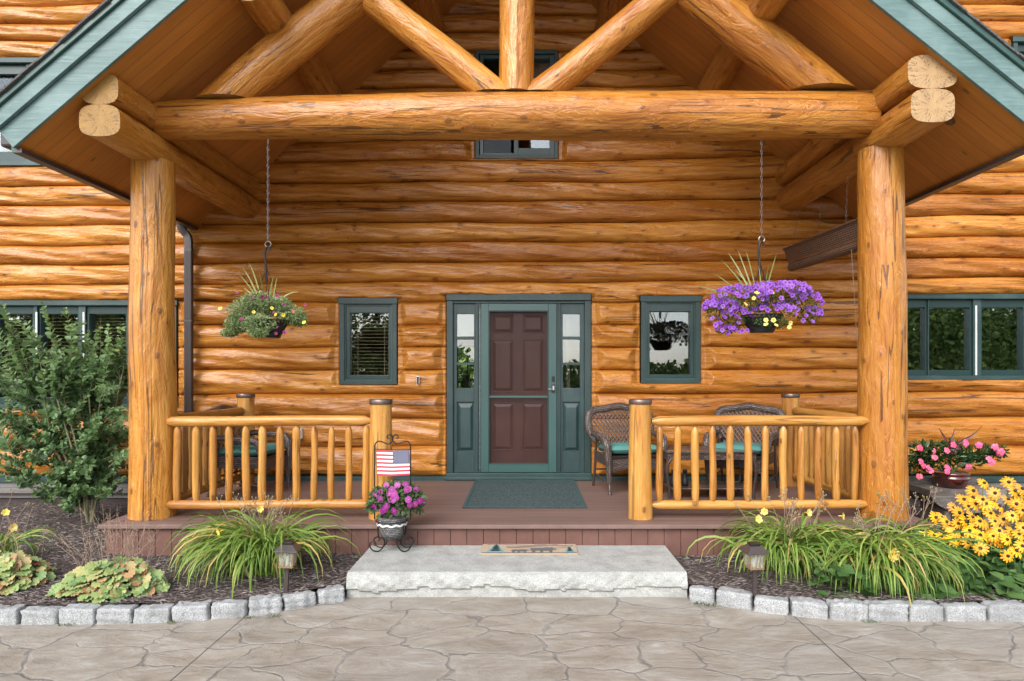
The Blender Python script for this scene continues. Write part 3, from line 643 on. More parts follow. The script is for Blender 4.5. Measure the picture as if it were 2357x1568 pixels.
f.box((px(1105)-.001,7.9705,zz(1080)),(px(1105)+.001,7.9719,zz(712))); f.build('piano_hinge',M['steel'],dr)
# interior shell seen through the glass
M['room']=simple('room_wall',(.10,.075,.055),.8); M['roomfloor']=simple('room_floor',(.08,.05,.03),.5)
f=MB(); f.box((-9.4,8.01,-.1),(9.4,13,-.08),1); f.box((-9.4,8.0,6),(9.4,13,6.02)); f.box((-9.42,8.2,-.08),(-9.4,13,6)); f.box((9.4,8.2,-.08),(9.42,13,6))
bx0,bx1,bz0,bz1=-1.95,-.75,.75,1.86
f.box((-9.4,13,-.08),(bx0,13.1,6)); f.box((bx1,13,-.08),(9.4,13.1,6)); f.box((bx0,13,-.08),(bx1,13.1,bz0)); f.box((bx0,13,bz1),(bx1,13.1,6))
f.box((-9.4,8.2,2.75),(9.4,13,2.78)); f.box((-.62,8.15,-.08),(-.58,9.4,2.7)); f.box((.5,8.15,-.08),(.55,12.9,2.7))
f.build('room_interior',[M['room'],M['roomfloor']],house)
f=MB(); frame(f,bx0,bx1,bz0,bz1,.05,13.0,13.08)
for k in range(1,6): f.box((bx0+k*.2-.013,13.02,bz0+.05),(bx0+k*.2+.013,13.06,bz1-.05))
for z in (bz0+.38,bz0+.74): f.box((bx0+.05,13.015,z-.016),(bx1-.05,13.065,z+.016))
f.build('rear_window_grille',M['black'],house)
ct=empty('console_table',(-.80,8.72,-.08),label='dark hall table just inside the left sidelight',cat='table')
f=MB(); f.box((-1.05,8.58,1.065),(-.64,8.86,1.10)); f.build('table_top',M['dark_in'],ct)
for q_ in ((-1.03,8.60),(-.69,8.60),(-1.03,8.82),(-.69,8.82)):
    f=MB(); f.box((q_[0],q_[1],-.08),(q_[0]+.03,q_[1]+.03,1.065)); f.build('leg',M['dark_in'],ct)
f=MB(); lathe(f,[(0,0),(.06,0),(.075,.04),(.07,.09),(.04,.135),(.045,.165),(.05,.175),(0,.17)],(-.785,8.72,1.10),n=24); tag(f.build('vase',M['dark_in'],None,smooth=True),'dark vase standing on the hall table behind the left sidelight','vase')
# doorbell, outlet
f=MB(); P=[(px(967),7.832,zz(885)),(px(967),7.832,zz(865.5))]
f.box((px(967)-.018,7.835,zz(885)),(px(967)+.018,7.87,zz(865)))
db=f.build('doorbell',M['white'],None,bevel=.014,label='small white oval doorbell on the logs left of the front door',cat='doorbell')
f=MB(); f.box((px(967)-.011,7.829,zz(883)),(px(967)+.011,7.8345,zz(867))); f.build('button_plate',M['black'],db,bevel=.008)
f=MB(); lathe(f,[(0,0),(.0075,0),(.006,.004),(0,.005)],n=14); f.v[-1]=f.v[-1][:,[0,2,1]]*np.array([1,-1,1])+np.array([px(967),7.829,zz(879)]); f.build('push_button',M['rust'],db)
f=MB(); f.box((px(697)-.035,7.84,zz(1008)),(px(697)+.035,7.90,zz(984)))
oc=f.build('outlet_cover',M['white'],None,bevel=.006,label='white outlet cover on the log wall behind the left railing',cat='outlet')
f=MB(); f.box((px(697)-.022,7.836,zz(1004)),(px(697)+.022,7.8395,zz(988))); f.build('cover_flap',M['pale'],oc,bevel=.002)
# ================= DECK =================
dk=empty('porch_deck',(0,6.8,0),label='reddish brown wooden porch deck with vertical board skirt',cat='deck')
DX0,DX1=-3.64,3.50
f=MB(); g=np.array([(DX0+.02,5.70,0),(DX1-.02,5.70,0),(DX1-.02,7.9,0),(DX0+.02,7.9,0)]); f.add(g,[(0,1,2,3)],g[:,:2]); f.build('deck_floor',M['deck'],dk)
M['deckside']=simple('deck_stain_trim',(.168,.104,.087),.6,nscale=8,namp=.12,bmp=.3,bscale=30)
M['skirt']=simple('skirt_stain',(.135,.062,.047),.6,nscale=6,namp=.18,bmp=.3,bscale=40)
f=MB(); f.box((DX0,5.58,-.034),(DX1,5.698,.002)); f.build('nosing_board',M['deckside'],dk,bevel=.005)
for q_ in (DX0,DX1-.12):
    f=MB(); f.box((q_,5.70,-.034),(q_+.12,7.9,.004)); f.build('edge_board',M['deckside'],dk,bevel=.005)
f=MB(); x=DX0+.05; k=0
while x<DX1-.05:
    w1=.1405+random.uniform(-.002,.002); x2=min(x+w1,DX1-.04); f.box((x,5.622+random.uniform(0,.003),-.345),(x2-.004,5.64,-.035)); x+=w1
f.build('skirt_boards',M['skirt'],dk,bevel=.0015)
f=MB(); y=5.66
while y<7.88: f.box((DX0+.04,y,-.345),(DX0+.056,y+.136,-.035)); f.box((DX1-.056,y,-.345),(DX1-.04,y+.136,-.035)); y+=.14
f.build('side_skirt_boards',M['skirt'],dk)
f=MB(); f.box((DX0+.06,5.645,-.34),(DX1-.06,7.9,-.04)); f.build('deck_core',M['dark_in'],dk)
# ================= PORCH ROOF FRAME =================
pr=empty('gable_porch',(0,5.8,0),label='gabled porch of big varnished logs with green rake boards over the entrance',cat='porch')
def log(name,a,b,ra,rb,mat='beam',par=pr,n=28,seg=.06,sq=None,seed=0,amp=.05,caps='endL',taper=None,wob=.012,smooth=True,**k):
    L=np.linalg.norm(np.array(b)-np.array(a)); K=max(4,int(L/seg)); P=line(a,b,K); t=np.linspace(0,1,K)
    q=np.random.default_rng(seed).uniform(0,6.28,4); T,N_,B_=frames(P)
    P=P+(wob*np.sin(1.9*t*L+q[0])*np.sin(pi*t))[:,None]*N_+(wob*np.sin(2.3*t*L+q[1])*np.sin(pi*t))[:,None]*B_
    mb=MB(); tube(mb,P,np.linspace(ra,rb,K),n,mi=0,capmi=1,amp=amp,seed=seed,uo=seed*2.3,vo=seed*1.1,sq=sq,endtaper=taper)
    return mb.build(name,[M[mat],M[caps]],par,smooth=smooth,**k)
def cutlow(o,ax_a,ax_b,zc):
    a_=np.array(ax_a,float);b_=np.array(ax_b,float); d=(b_-a_)/np.linalg.norm(b_-a_)
    n=len(o.data.vertices); v=np.zeros(n*3); o.data.vertices.foreach_get('co',v); v=v.reshape(-1,3); k=v[:,2]<zc
    v[k]+=d[None]*((zc-v[k][:,2])/d[2])[:,None]; o.data.vertices.foreach_set('co',v.ravel()); o.data.update(); return o
def sharp(o,ang=50):
    o.data.set_sharp_from_angle(angle=R(ang)) if hasattr(o.data,'set_sharp_from_angle') else None; return o
PLX,PRX=-3.36,3.21; PY=5.93
sharp(log('post',(PLX-.01,PY,.001),(PLX+.0,PY,3.20),.20,.172,'post',seed=3,amp=.035))
sharp(log('post',(PRX+.012,PY,.001),(PRX-.01,PY,3.30),.212,.186,'post',seed=5,amp=.035))
# side plates (two flattened logs each side) running to the wall
def plate(x,z,r,h,seed,y0,cap):
    return sharp(log('side_beam',(x,y0,z),(x,8.0,z),r,r*.97,'beam',sq=h,seed=seed,amp=.035,caps=cap,wob=.008))
plate(PLX,3.285,.160,.126,11,5.18,'endL'); plate(PLX-.005,3.538,.150,.124,12,5.185,'endL')
plate(PRX,3.402,.176,.133,13,5.18,'endR'); plate(PRX+.0,3.672,.195,.135,14,5.185,'endR')
# cross beam (lower chord)
K=100; P=line((-3.26,5.86,3.545),(3.07,5.86,3.61),K); t=np.linspace(0,1,K); rr=np.interp(t,[0,.25,.6,.85,1],[.165,.185,.212,.205,.20])
P[:,2]+=.012*np.sin(5*t); mb=MB(); tube(mb,P,rr,32,amp=.03,seed=21,uo=3,vo=1,capmi=1); sharp(mb.build('cross_beam',[M['beam'],M['endL']],pr,smooth=True))
Yt=5.86; st_=258.0
def tw(p,q): return ((p-1210)/st_,Yt,CZ+(862-q)/st_)
def web(a,b,r,seed,name='truss_web',zc=3.765):
    u=(np.array(a)-np.array(b)); a=tuple(np.array(a)+u/np.linalg.norm(u)*.25); return sharp(cutlow(log(name,a,b,r,r*.97,'beam',seed=seed,amp=.045,caps='endL'),a,b,zc))
web(tw(1187,262),tw(1187,-330),.160,31,'king_post')
web(tw(1140,222),tw(770,-75),.142,32); web(tw(1240,220),tw(1600,-72),.134,33)
web(tw(500,252),tw(842,-36),.178,34,zc=3.705); web(tw(1915,232),tw(1572,-44),.192,35,zc=3.795)
# roof planes
APX,APZ=-.07,6.41; SLL,SLR=.857,.80
XL,XR=-3.99,4.05
zl=lambda x:APZ-SLL*(APX-x); zr=lambda x:APZ-SLR*(x-APX)
Yr0,Yr1=5.10,8.02
for nm,xe,ze,sl_ in (('L',XL,zl(XL),SLL),('R',XR,zr(XR),SLR)):
    f=MB(); L=math.hypot(APX-xe,APZ-ze)
    v=[(xe,Yr0+.02,ze),(xe,Yr1,ze),(APX,Yr1,APZ),(APX,Yr0+.02,APZ)]
    uv=[(0,Yr0+.3),(0,Yr1+.3),(L,Yr1+.3),(L,Yr0+.3)]
    up=np.array([0,0,.02])
    f.add(v,[(0,1,2,3) if nm=='R' else (3,2,1,0)],uv); f.build('soffit',M['soffit'],pr)
    # local frame: along slope upwards, outward normal
    u=np.array([APX-xe,0,APZ-ze])/L; nrm=np.array([-u[2],0,u[0]]) if nm=='L' else np.array([u[2],0,-u[0]])
    if nm=='R': nrm=np.array([u[2],0,-u[0]]); nrm=nrm if nrm[2]>0 else -nrm
    if nrm[2]<0: nrm=-nrm
    rot=np.stack([u,np.array([0,1,0]),nrm],1)
    def rb(mb,l0,l1,y0,y1,n0,n1): mb.box((l0,y0,n0),(l1,y1,n1),rot=rot,org=(xe,0,ze))
    f=MB(); rb(f,0,L+.15,5.10,5.13,-.012,.155); f.build('rake_board',M['fascia'],pr,bevel=.003)
    f=MB(); rb(f,.0,L+.15,5.065,5.10,.1552,.262); f.build('rake_trim_board',M['fascia'],pr,bevel=.003)
    f=MB(); rb(f,.0,L+.2,5.04,5.10,.2622,.305); f.build('drip_edge',M['fascia_dark'],pr,bevel=.006)
    f=MB(); rb(f,.0,L+.2,5.132,8.05,.02,.30); f.build('roof_deck',M['dark_in'],pr)
    f=MB(); k=0; l=-.04
    while l<L+.1:
        q=f.n; rb(f,l,l+.20,5.02+random.uniform(-.006,.01),8.05,.3052,.318+random.uniform(0,.004)); l+=.145
        f.v[-1][:,2]+=0.004*(k%2); k+=1
    f.build('shingles',M['shingle'],pr)
    # eave: fascia + gutter
    sg=-1 if nm=='L' else 1; ez=ze
    f=MB(); f.box((min(xe,xe+sg*.03),5.135,ez-.035),(max(xe,xe+sg*.03),8.02,ez+.20)); f.build('eave_fascia',M['fascia_dark'],pr)
    f=MB(); a_=xe+sg*.031; b_=xe+sg*.145; f.box((min(a_,b_),5.16,ez+.02),(max(a_,b_),8.0,ez+.15)); f.build('gutter',M['brown_metal'],pr,bevel=.02)
    f=MB(); f.box((xe-.035,5.14,ez-.035),(xe+.035,8.0,ez-.012)) if False else f.box((min(xe,xe-sg*.05),5.135,ez-.036),(max(xe,xe-sg*.05),8.0,ez-.003)); f.build('eave_trim',M['brown_metal'],pr)
# purlins
for (x,z,r,sd) in ((-2.20,4.385,.150,41),(2.08,4.50,.148,42),(-1.12,5.31,.165,43),(.98,5.37,.165,44),(APX,6.16,.16,45)):
    sharp(log('purlin',(x,5.2,z),(x,8.0,z),r,r,'beam',seed=sd,amp=.03))
# soffit vent
f=MB(); vx=3.62; vz=zr(vx)-.004; u=np.array([-1,0,SLR]); u=u/np.linalg.norm(u); nr=np.array([-u[2],0,u[0]]); nr=nr if nr[2]<0 else -nr
lathe(f,[(0,0),(.055,0),(.055,.006),(.045,.008),(.0,.008)],n=20)
rotm=np.stack([u,np.array([0,1,0]),nr],1); f.v[-1]=f.v[-1]@rotm.T+np.array([vx,5.62,vz])
f.build('soffit_vent',M['rust'],pr)
# downspout
f=MB()
def rect_sweep(f,P,wx,wy):
    P=np.array(P,float); T,N_,B_=frames(P); n=len(P); vs=[]
    for i in range(n):
        t=T[i]; yv=np.array([0,1.,0]); xv=np.cross(yv,t); xv/=np.linalg.norm(xv); 
        for a,b_ in ((-1,-1),(1,-1),(1,1),(-1,1)): vs.append(P[i]+xv*wx*a/2+yv*wy*b_/2)
    F=[(i*4+j,i*4+(j+1)%4,(i+1)*4+(j+1)%4,(i+1)*4+j) for i in range(n-1) for j in range(4)]+[(0,3,2,1),(n*4-4,n*4-3,n*4-2,n*4-1)]
    f.add(vs,F)
dsx=-4.00
rect_sweep(f,cr([(XL-.09,7.78,3.10),(XL-.09,7.78,3.03),(XL-.06,7.79,2.97),(dsx-.02,7.80,2.93),(dsx+.0,7.80,2.86),(dsx,7.80,2.78)],6),.08,.06)
f.box((dsx-.042,7.77,-.2),(dsx+.042,7.83,2.78))
for k in range(5): f.box((dsx-.032+k*.016-.003,7.766,-.2),(dsx-.032+k*.016+.003,7.7695,2.74))
f.box((dsx-.05,7.765,1.9),(dsx+.05,7.835,1.92)); f.box((dsx-.05,7.765,.6),(dsx+.05,7.835,.62))
f.build('downspout',M['brown_metal'],None,bevel=.003,label='dark brown metal downspout running down the log wall beside the left porch post',cat='downspout')
# ================= RAILINGS =================
def newel(par,x,y,r0,r1,top=1.055,seed=0):
    o=sharp(log('newel_post',(x,y,.001),(x,y,top-.03),r0,r1,'rail',par,n=24,seed=seed,amp=.02,wob=.004))
    f=MB(); lathe(f,[(r1+.006,top-.045),(r1+.008,top-.042),(r1+.008,top-.004),(r1+.004,top),(0,top+.001)],(x,y,0),n=28); 
    f.build('post_cap',M['rust'],par,smooth=True); sharp(bpy.context.scene.objects[-1] if False else o)
def baluster_mesh(h,r,seed):
    K=22; P=line((0,0,0),(0,0,h),K); z=P[:,2]; q=np.random.default_rng(seed).uniform(0,6.28,4)
    rr=np.where(z<.045,r*(.72+.28*z/.045),np.where(z>h-.05,r*(.45+.55*np.sqrt(np.clip((h-z)/.05,0,1))),r))*(1+.04*np.sin(9*z+q[2]))
    P[:,0]+=.006*np.sin(4*z+q[0])*np.sin(pi*z/h); P[:,1]+=.004*np.sin(5*z+q[1])
    mb=MB(); tube(mb,P,rr,12,amp=.05,seed=seed,uo=seed*1.7,vo=seed*.9); return mb
def railing(label,p0,p1,bal,newels,group='log porch railings'):
    rt=empty('log_railing',(.5*(p0[0]+p1[0]),.5*(p0[1]+p1[1]),0),label=label,cat='railing',group=group)
    for z,r in ((.862,.047),(.118,.042)):
        a=np.array([p0[0],p0[1],z]); b_=np.array([p1[0],p1[1],z+.004]); sharp(log('rail',a,b_,r,r,'rail',rt,n=18,seed=int(abs(p0[0]*100+z*10+p1[1]*7)),amp=.04,taper=.05,wob=.006,caps='endL'),60)
    for i,(x,y) in enumerate(bal):
        f=baluster_mesh(.668+random.uniform(-.006,.006),.0325+random.uniform(-.003,.003),i+int(abs(x)*31)); f.v=[v+np.array([x,y,.150]) for v in f.v]
        sharp(f.build('baluster',M['rail'],rt,smooth=True),45)
    for n_ in newels: newel(rt,*n_)
    return rt
FY=5.86; bx=lambda p:(p-1210)*FY/1512
railing('front log railing left of the steps, behind the daylily clump',(PLX+.15,FY),(bx(854),FY),[(bx(p),FY) for p in (408,452,490,527,567,604,644,683,723,763,803,843)],[(bx(877),FY,.108,.094,1.06,61)])
railing('front log railing right of the entrance, in front of the wicker table',(bx(1500),FY),(PRX-.16,FY),[(bx(p),FY) for p in (1518,1560,1600,1640,1681,1721,1761,1803,1844,1884,1925,1967)],[(bx(1474),FY,.108,.094,1.06,63)])
ys=[6.16+k*.128 for k in range(11)]
railing('side log railing at the left end of the porch, behind the left post',(-3.27,6.08),(-3.23,7.50),[(-3.27+.04*(y-6.08)/1.4,y) for y in ys],[(-3.23,7.58,.098,.094,1.06,65)])
railing('side log railing at the right end of the porch, beside the right post',(3.10,6.08),(3.06,7.50),[(3.10-.04*(y-6.08)/1.4,y) for y in ys],[(3.055,7.58,.098,.094,1.06,67)])
# ================= TREES BEHIND THE VIEWER (seen mirrored in the panes) =================
m,nt,b=newmat('tree_foliage'); sp=nd(nt,'SeparateXYZ'); lk(nt,nd(nt,'UVMap').outputs[0],sp.inputs[0])
lk(nt,ramp(nt,sp.outputs[0],[(0,(.05,.09,.02)),(.5,(.15,.23,.045)),(1,(.30,.40,.09))]),b.inputs['Base Color']); b.inputs['Roughness'].default_value=.8
M['treeleaf']=m
mb=MB(); 
def crown(cx,cy,cz,rx,rz,n,sc):
    p=rng.normal(size=(n,3)); p/=np.linalg.norm(p,axis=1)[:,None]; rad=rng.random(n)**.4
    lob=1+.22*np.sin(3*p[:,0]*2+cx)+.18*np.sin(5*p[:,2]+cy*2+p[:,0]*4)
    p=p*(rad*lob)[:,None]*np.array([rx,rx,rz])+np.array([cx,cy,cz])
    d=rng.normal(size=(n,3)); scatter(mb,[(-.5,0,0),(.5,0,.1),(.4,1,0),(-.4,.9,.15)],[(0,1,2,3)],p,d,rng.normal(size=(n,3)),sc*rng.uniform(.6,1.3,n),sc*rng.uniform(.6,1.4,n))
for i in range(26):
    x=-60+i*5+random.uniform(-1.5,1.5); hgt=(6.0+random.uniform(-.8,1.2)) if (x>21 or x<-8) else (3.0 if x<5 else 2.3)+random.uniform(-.5,.5); y=-34-random.uniform(0,6)
    crown(x,y,hgt*.45,3.6,hgt*.62,2600,.26)
for x,y,h in ((14,-17,6.2),(19,-15,7.5),(24,-18,8),(30,-16,8),(-12,-18,6.5),(-17,-15,7.5),(-23,-17,8),(-29,-15,8)): crown(x,y,h*.42,3.0,h*.6,11000,.15)
for x,y,h in ((-3.2,24,5),(-1.2,26,5.5),(1,24,5)): crown(x,y,h*.35,2.4,h*.55,7000,.13)
mb.build('woodland',M['treeleaf'],label='green trees standing across the drive, mirrored in the window panes',cat='trees',kind='stuff')
# ================= PORCH OBJECTS =================
def wicker(name,a,bc,dk,su,sv,off=.5):
    m,nt,b=newmat(name); uv=nd(nt,'UVMap').outputs[0]
    br=nd(nt,'TexBrick'); br.offset=off; br.inputs['Scale'].default_value=1; br.inputs['Brick Width'].default_value=su; br.inputs['Row Height'].default_value=sv
    br.inputs['Mortar Size'].default_value=sv*.16; br.inputs['Mortar Smooth'].default_value=.6; br.inputs['Color1'].default_value=(*a,1); br.inputs['Color2'].default_value=(*bc,1); br.inputs['Mortar'].default_value=(*dk,1)
    lk(nt,uv,br.inputs['Vector']); lk(nt,br.outputs['Color'],b.inputs['Base Color']); b.inputs['Roughness'].default_value=.42
    bump(nt,mth(nt,'SUBTRACT',1.0,br.outputs['Fac']),1,.012,b); return m
M['wick']=wicker('dark_wicker_braid',(.070,.046,.038),(.175,.135,.12),(.008,.005,.004),.052,.021)
M['wickp']=wicker('dark_wicker_panel',(.062,.040,.033),(.135,.10,.088),(.009,.005,.004),.050,.021)
M['pole']=simple('brown_frame_tube',(.055,.034,.028),.4)
M['cush']=simple('teal_cushion_fabric',(.062,.200,.180),.75,nscale=3,namp=.12,bmp=.25,bscale=200)
def quadpanel(mb,P,nu,nv,fn=None,uvs=1.0):
    """bilinear panel from four corners with a front and back face"""
    P=[np.array(p,float) for p in P]; W_=np.linalg.norm(P[1]-P[0]); H_=np.linalg.norm(P[3]-P[0])
    g=[];uv=[]
    for j in range(nv+1):
        for i in range(nu+1):
            u,v=i/nu,j/nv; q=(1-u)*(1-v)*P[0]+u*(1-v)*P[1]+u*v*P[2]+(1-u)*v*P[3]
            if fn: q=fn(q,u,v)
            g.append(q); uv.append((u*W_,v*H_))
    F=[(j*(nu+1)+i,j*(nu+1)+i+1,(j+1)*(nu+1)+i+1,(j+1)*(nu+1)+i) for j in range(nv) for i in range(nu)]
    mb.add(g,F,uv)
def thick(o,t):
    s_=o.modifiers.new('thickness','SOLIDIFY'); s_.thickness=t; return o
def make_chair(label):
    rt=empty('wicker_armchair',(0,0,0),label=label,cat='armchair',group='dark wicker armchairs on the porch')
    # back: rolled braid around an arched top (front faces -y)
    by=lambda z:.20+.22*max(0,z-.42)
    pts=[(-.29,by(.52)-.03,.52),(-.345,by(.62),.60),(-.372,by(.7),.70),(-.362,by(.8),.81),(-.30,by(.88),.865),(-.15,by(.91),.885),(0,by(.93),.91),(.15,by(.91),.885),(.30,by(.88),.865),(.362,by(.8),.81),(.372,by(.7),.70),(.345,by(.62),.60),(.29,by(.52)-.03,.52)]
    f=MB(); tube(f,cr(pts,6),.044,14); f.build('back_rim',M['wick'],rt,smooth=True)
    f=MB(); top=lambda u:.865+.035*math.cos((u-.5)*pi)
    # open lattice
    x0,x1,z0_=-.335,.335,.40
    step=.046
    def inside(x,z): 
        hw=.27+.065*min(1,max(0,(z-.45)/.25)); return abs(x)<hw and .40<z<top((x+.34)/.68)-.01
    for sg in (1,-1):
        c0=-1.2
        while c0<1.4:
            seg=[]
            for k in range(0,60):
                z=.40+k*.009; x=(c0+sg*(z-.40)*.75)
                if inside(x,z): seg.append((x,by(z)+(.004 if sg>0 else -.004),z))
                elif len(seg)>1: break
                else: seg=[]
            if len(seg)>2: tube(f,[seg[0],seg[len(seg)//2],seg[-1]],.0078,5,cap=False)
            c0+=step
    f.build('back_lattice',simple('wicker_strand',(.135,.098,.085),.45,nscale=40,namp=.35),rt,smooth=True)
    for sg in (-1,1):
        arm=[(sg*.335,.24,.60),(sg*.345,.12,.615),(sg*.345,-.04,.60),(sg*.335,-.18,.595),(sg*.325,-.255,.57),(sg*.315,-.29,.49),(sg*.305,-.295,.38),(sg*.30,-.295,.24),(sg*.295,-.295,.13)]
        P=cr(arm,6); rr=np.interp(np.linspace(0,1,len(P)),[0,.35,.6,.8,1],[.026,.040,.042,.034,.022]); f=MB(); tube(f,P,rr,12); f.build('arm_rest',M['wick'],rt,smooth=True)
        f=MB(); quadpanel(f,[(sg*.30,-.28,.30),(sg*.30,.22,.30),(sg*.305,.22,.42),(sg*.305,-.28,.42)],6,3); thick(f.build('side_panel',M['wickp'],rt),.012)
        f=MB(); tube(f,[(sg*.295,-.295,.14),(sg*.293,-.298,.03),(sg*.293,-.298,.028),(sg*.293,-.30,0)],[.015,.014,.019,.019],10); f.build('leg',M['pole'],rt,smooth=True)
        f=MB(); tube(f,cr([(sg*.31,.17,.55),(sg*.305,.20,.35),(sg*.305,.24,.18),(sg*.31,.29,0)],5),.015,10); f.build('leg',M['pole'],rt,smooth=True)
    f=MB(); quadpanel(f,[(-.285,-.295,.22),(.285,-.295,.22),(.285,-.285,.41),(-.285,-.285,.41)],16,4,lambda q,u,v:q+np.array([0,0,(1-v)*.06*math.sin(u*pi)])); thick(f.build('apron',M['wickp'],rt),.014)
    f=MB(); quadpanel(f,[(-.30,-.29,.405),(.30,-.29,.405),(.29,.23,.39),(-.29,.23,.39)],4,4); thick(f.build('seat',M['wickp'],rt),.03)
    f=MB(); tube(f,[(-.29,.22,.20),(.29,.22,.20)],.010,8); tube(f,[(-.292,-.29,.12),(-.305,.24,.16)],.008,8); tube(f,[(.292,-.29,.12),(.305,.24,.16)],.008,8); f.build('stretcher',M['pole'],rt,smooth=True)
    return rt
def make_cushion(label):
    f=MB(); n=24; g=[];uv=[]
    for sgn in (1,-1):
        base=len(g)
        for j in range(n+1):
            for i in range(n+1):
                u,v=i/n*2-1,j/n*2-1; e=(1-abs(u)**6)*(1-abs(v)**6)
                tuft=sum(math.exp(-((u-a)**2+(v-b_)**2)/.035) for a in (-.4,.4) for b_ in (-.4,.4))
                h=.052*max(e,0)**.35-.032*tuft
                rx=.285*(1-.05*abs(v)**4); ry=.27*(1-.05*abs(u)**4)
                g.append((u*rx,v*ry-.03,.055+sgn*h)); uv.append((u,v))
        f.n=f.n
    F=[]
    for b_,sgn in ((0,1),((n+1)**2,-1)):
        for j in range(n):
            for i in range(n):
                q=(b_+j*(n+1)+i,b_+j*(n+1)+i+1,b_+(j+1)*(n+1)+i+1,b_+(j+1)*(n+1)+i); F.append(q if sgn>0 else q[::-1])
    f.add(g,F,uv); return f.build('seat_cushion',M['cush'],None,smooth=True,label=label,cat='cushion',group='teal seat cushions on the wicker armchairs')
def copy_tree(o,parent=None):
    c=o.copy(); C.objects.link(c); c.parent=parent
    for ch in list(o.children): copy_tree(ch,c)
    return c
spots=[((1.13,7.32),R(10),'dark wicker armchair beside the front door, left of the glass-topped table','teal cushion on the armchair beside the front door'),
       ((2.42,7.33),R(-33),'dark wicker armchair behind the wicker table at the right end of the porch','teal cushion on the armchair behind the wicker table'),
       ((-3.0,7.14),R(84),'dark wicker armchair seen side-on behind the left front railing','teal cushion on the armchair behind the left front railing')]
ch0=cu0=None
for (x,y),a,l1,l2 in spots:
    if ch0 is None: o=ch0=make_chair(l1); c_=cu0=make_cushion(l2)
    else: o=copy_tree(ch0); o['label']=l1; c_=cu0.copy(); C.objects.link(c_); c_['label']=l2
    o.location=(x,y,.001); o.rotation_euler=(0,0,a); c_.location=(x,y,.408); c_.rotation_euler=(R(-2),0,a)
# table
tb=empty('wicker_table',(0,0,0),label='low dark wicker coffee table with glass top behind the right railing',cat='table')
f=MB(); A,B,y0,y1=-.455,.455,-.24,.24
f.box((A,y0,.40),(B,y0+.012,.475)); f.box((A,y1-.012,.40),(B,y1,.475)); f.box((A,y0+.012,.40),(A+.012,y1-.012,.475)); f.box((B-.012,y0+.012,.40),(B,y1-.012,.475))
f.v[:]=f.v; uvb=[]; 
for v in f.v: uvb.append(np.stack([v[:,0]+v[:,1],v[:,2]],1))
f.uv=uvb; f.build('apron',M['wickp'],tb)
f=MB(); tube(f,cr([(A,y0,.475),(B,y0,.475),(B,y1,.475),(A,y1,.475),(A,y0,.475)],1),.014,8); f.build('rim',M['wick'],tb,smooth=True)
f=MB(); f.box((A+.012,y0+.012,.462),(B-.012,y1-.012,.468)); f.build('glass_top',simple('brown_glass',(.12,.075,.05),.08),tb)
f=MB(); quadpanel(f,[(A+.03,y0+.03,.10),(B-.03,y0+.03,.10),(B-.03,y1-.03,.10),(A+.03,y1-.03,.10)],4,4); thick(f.build('shelf',M['wickp'],tb),.012)
f=MB(); tube(f,[(A+.02,y0+.02,.10),(B-.02,y0+.02,.10)],.011,8); tube(f,[(A+.02,y1-.02,.10),(B-.02,y1-.02,.10)],.011,8); f.build('shelf_rim',M['wick'],tb,smooth=True)
for sx_ in (-1,1):
    for sy_ in (-1,1):
        f=MB(); tube(f,cr([(sx_*.40,sy_*.225,.43),(sx_*.445,sy_*.232,.36),(sx_*.455,sy_*.232,.25),(sx_*.435,sy_*.228,.10),(sx_*.43,sy_*.228,0)],6),.015,10); f.build('leg',M['pole'],tb,smooth=True)
tb.location=(1.91,6.98,.001)
# binoculars
bn=empty('binoculars',(0,0,0),label='black binoculars standing on the lower shelf of the wicker table',cat='binoculars')
for sx_ in (-1,1):
    f=MB(); lathe(f,[(0,0),(.034,0),(.036,.02),(.033,.055),(.026,.075),(.024,.10),(.022,.115),(.022,.15),(.024,.152),(.023,.168),(.0,.168)],(sx_*.06,0,0),n=20); f.build('barrel',M['black'],bn,smooth=True)
f=MB(); f.box((-.05,-.018,.098),(.05,.018,.125)); tube(f,[(0,0,.09),(0,0,.15)],.011,10); f.build('bridge',M['black'],bn,bevel=.006)
bn.location=(1.62,6.93,.108)
# mats
m,nt,b=newmat('green_ribbed_mat'); tc=nd(nt,'TexCoord').outputs['Object']; f1=noise(nt,mapping(nt,tc,(28,60,1)),1,3,.6,1.2); 
vo=nd(nt,'TexVoronoi',feature='F1'); vo.inputs['Scale'].default_value=38; lk(nt,tc,vo.inputs['Vector'])
lk(nt,ramp(nt,mth(nt,'MULTIPLY_ADD',f1,.6,mth(nt,'MULTIPLY',vo.outputs['Distance'],.55)),[(.35,(.013,.030,.032)),(.55,(.030,.054,.057)),(.75,(.060,.088,.090))]),b.inputs['Base Color']); b.inputs['Roughness'].default_value=.95
bump(nt,f1,.8,.006,b); M['mat']=m
f=MB(); f.box((-.605,6.27,.003),(.585,7.86,.011)); t=f.build('entrance_mat',M['mat'],None,bevel=.004,label='large dark green mat on the deck at the front door',cat='mat')
f=MB(); frame(f,0,1,0,1,.02,0,.001); f=MB()
for a,b_ in (((-.605,6.27),(.585,6.30)),((-.605,7.83),(.585,7.86)),((-.605,6.30),(-.575,7.83)),((.555,6.30),(.585,7.83))): f.box((*a,.0114),(*b_,.0145))
f.build('mat_border',simple('mat_rubber_edge',(.035,.075,.078),.7),t)
m,nt,b=newmat('coir'); tc=nd(nt,'TexCoord').outputs['Object']; f1=noise(nt,tc,220,3,.7)
lk(nt,ramp(nt,f1,[(.3,(.34,.25,.17)),(.7,(.52,.41,.30))]),b.inputs['Base Color']); b.inputs['Roughness'].default_value=.95; bump(nt,f1,1,.006,b); M['coir']=m
def fuzz(name,c): return simple(name,c,.95,nscale=180,namp=.45,bmp=.8,bscale=220)
dm=empty('doormat',(0,0,0),label='small tan coir doormat with a bear and teal pine trees on the granite step',cat='doormat')
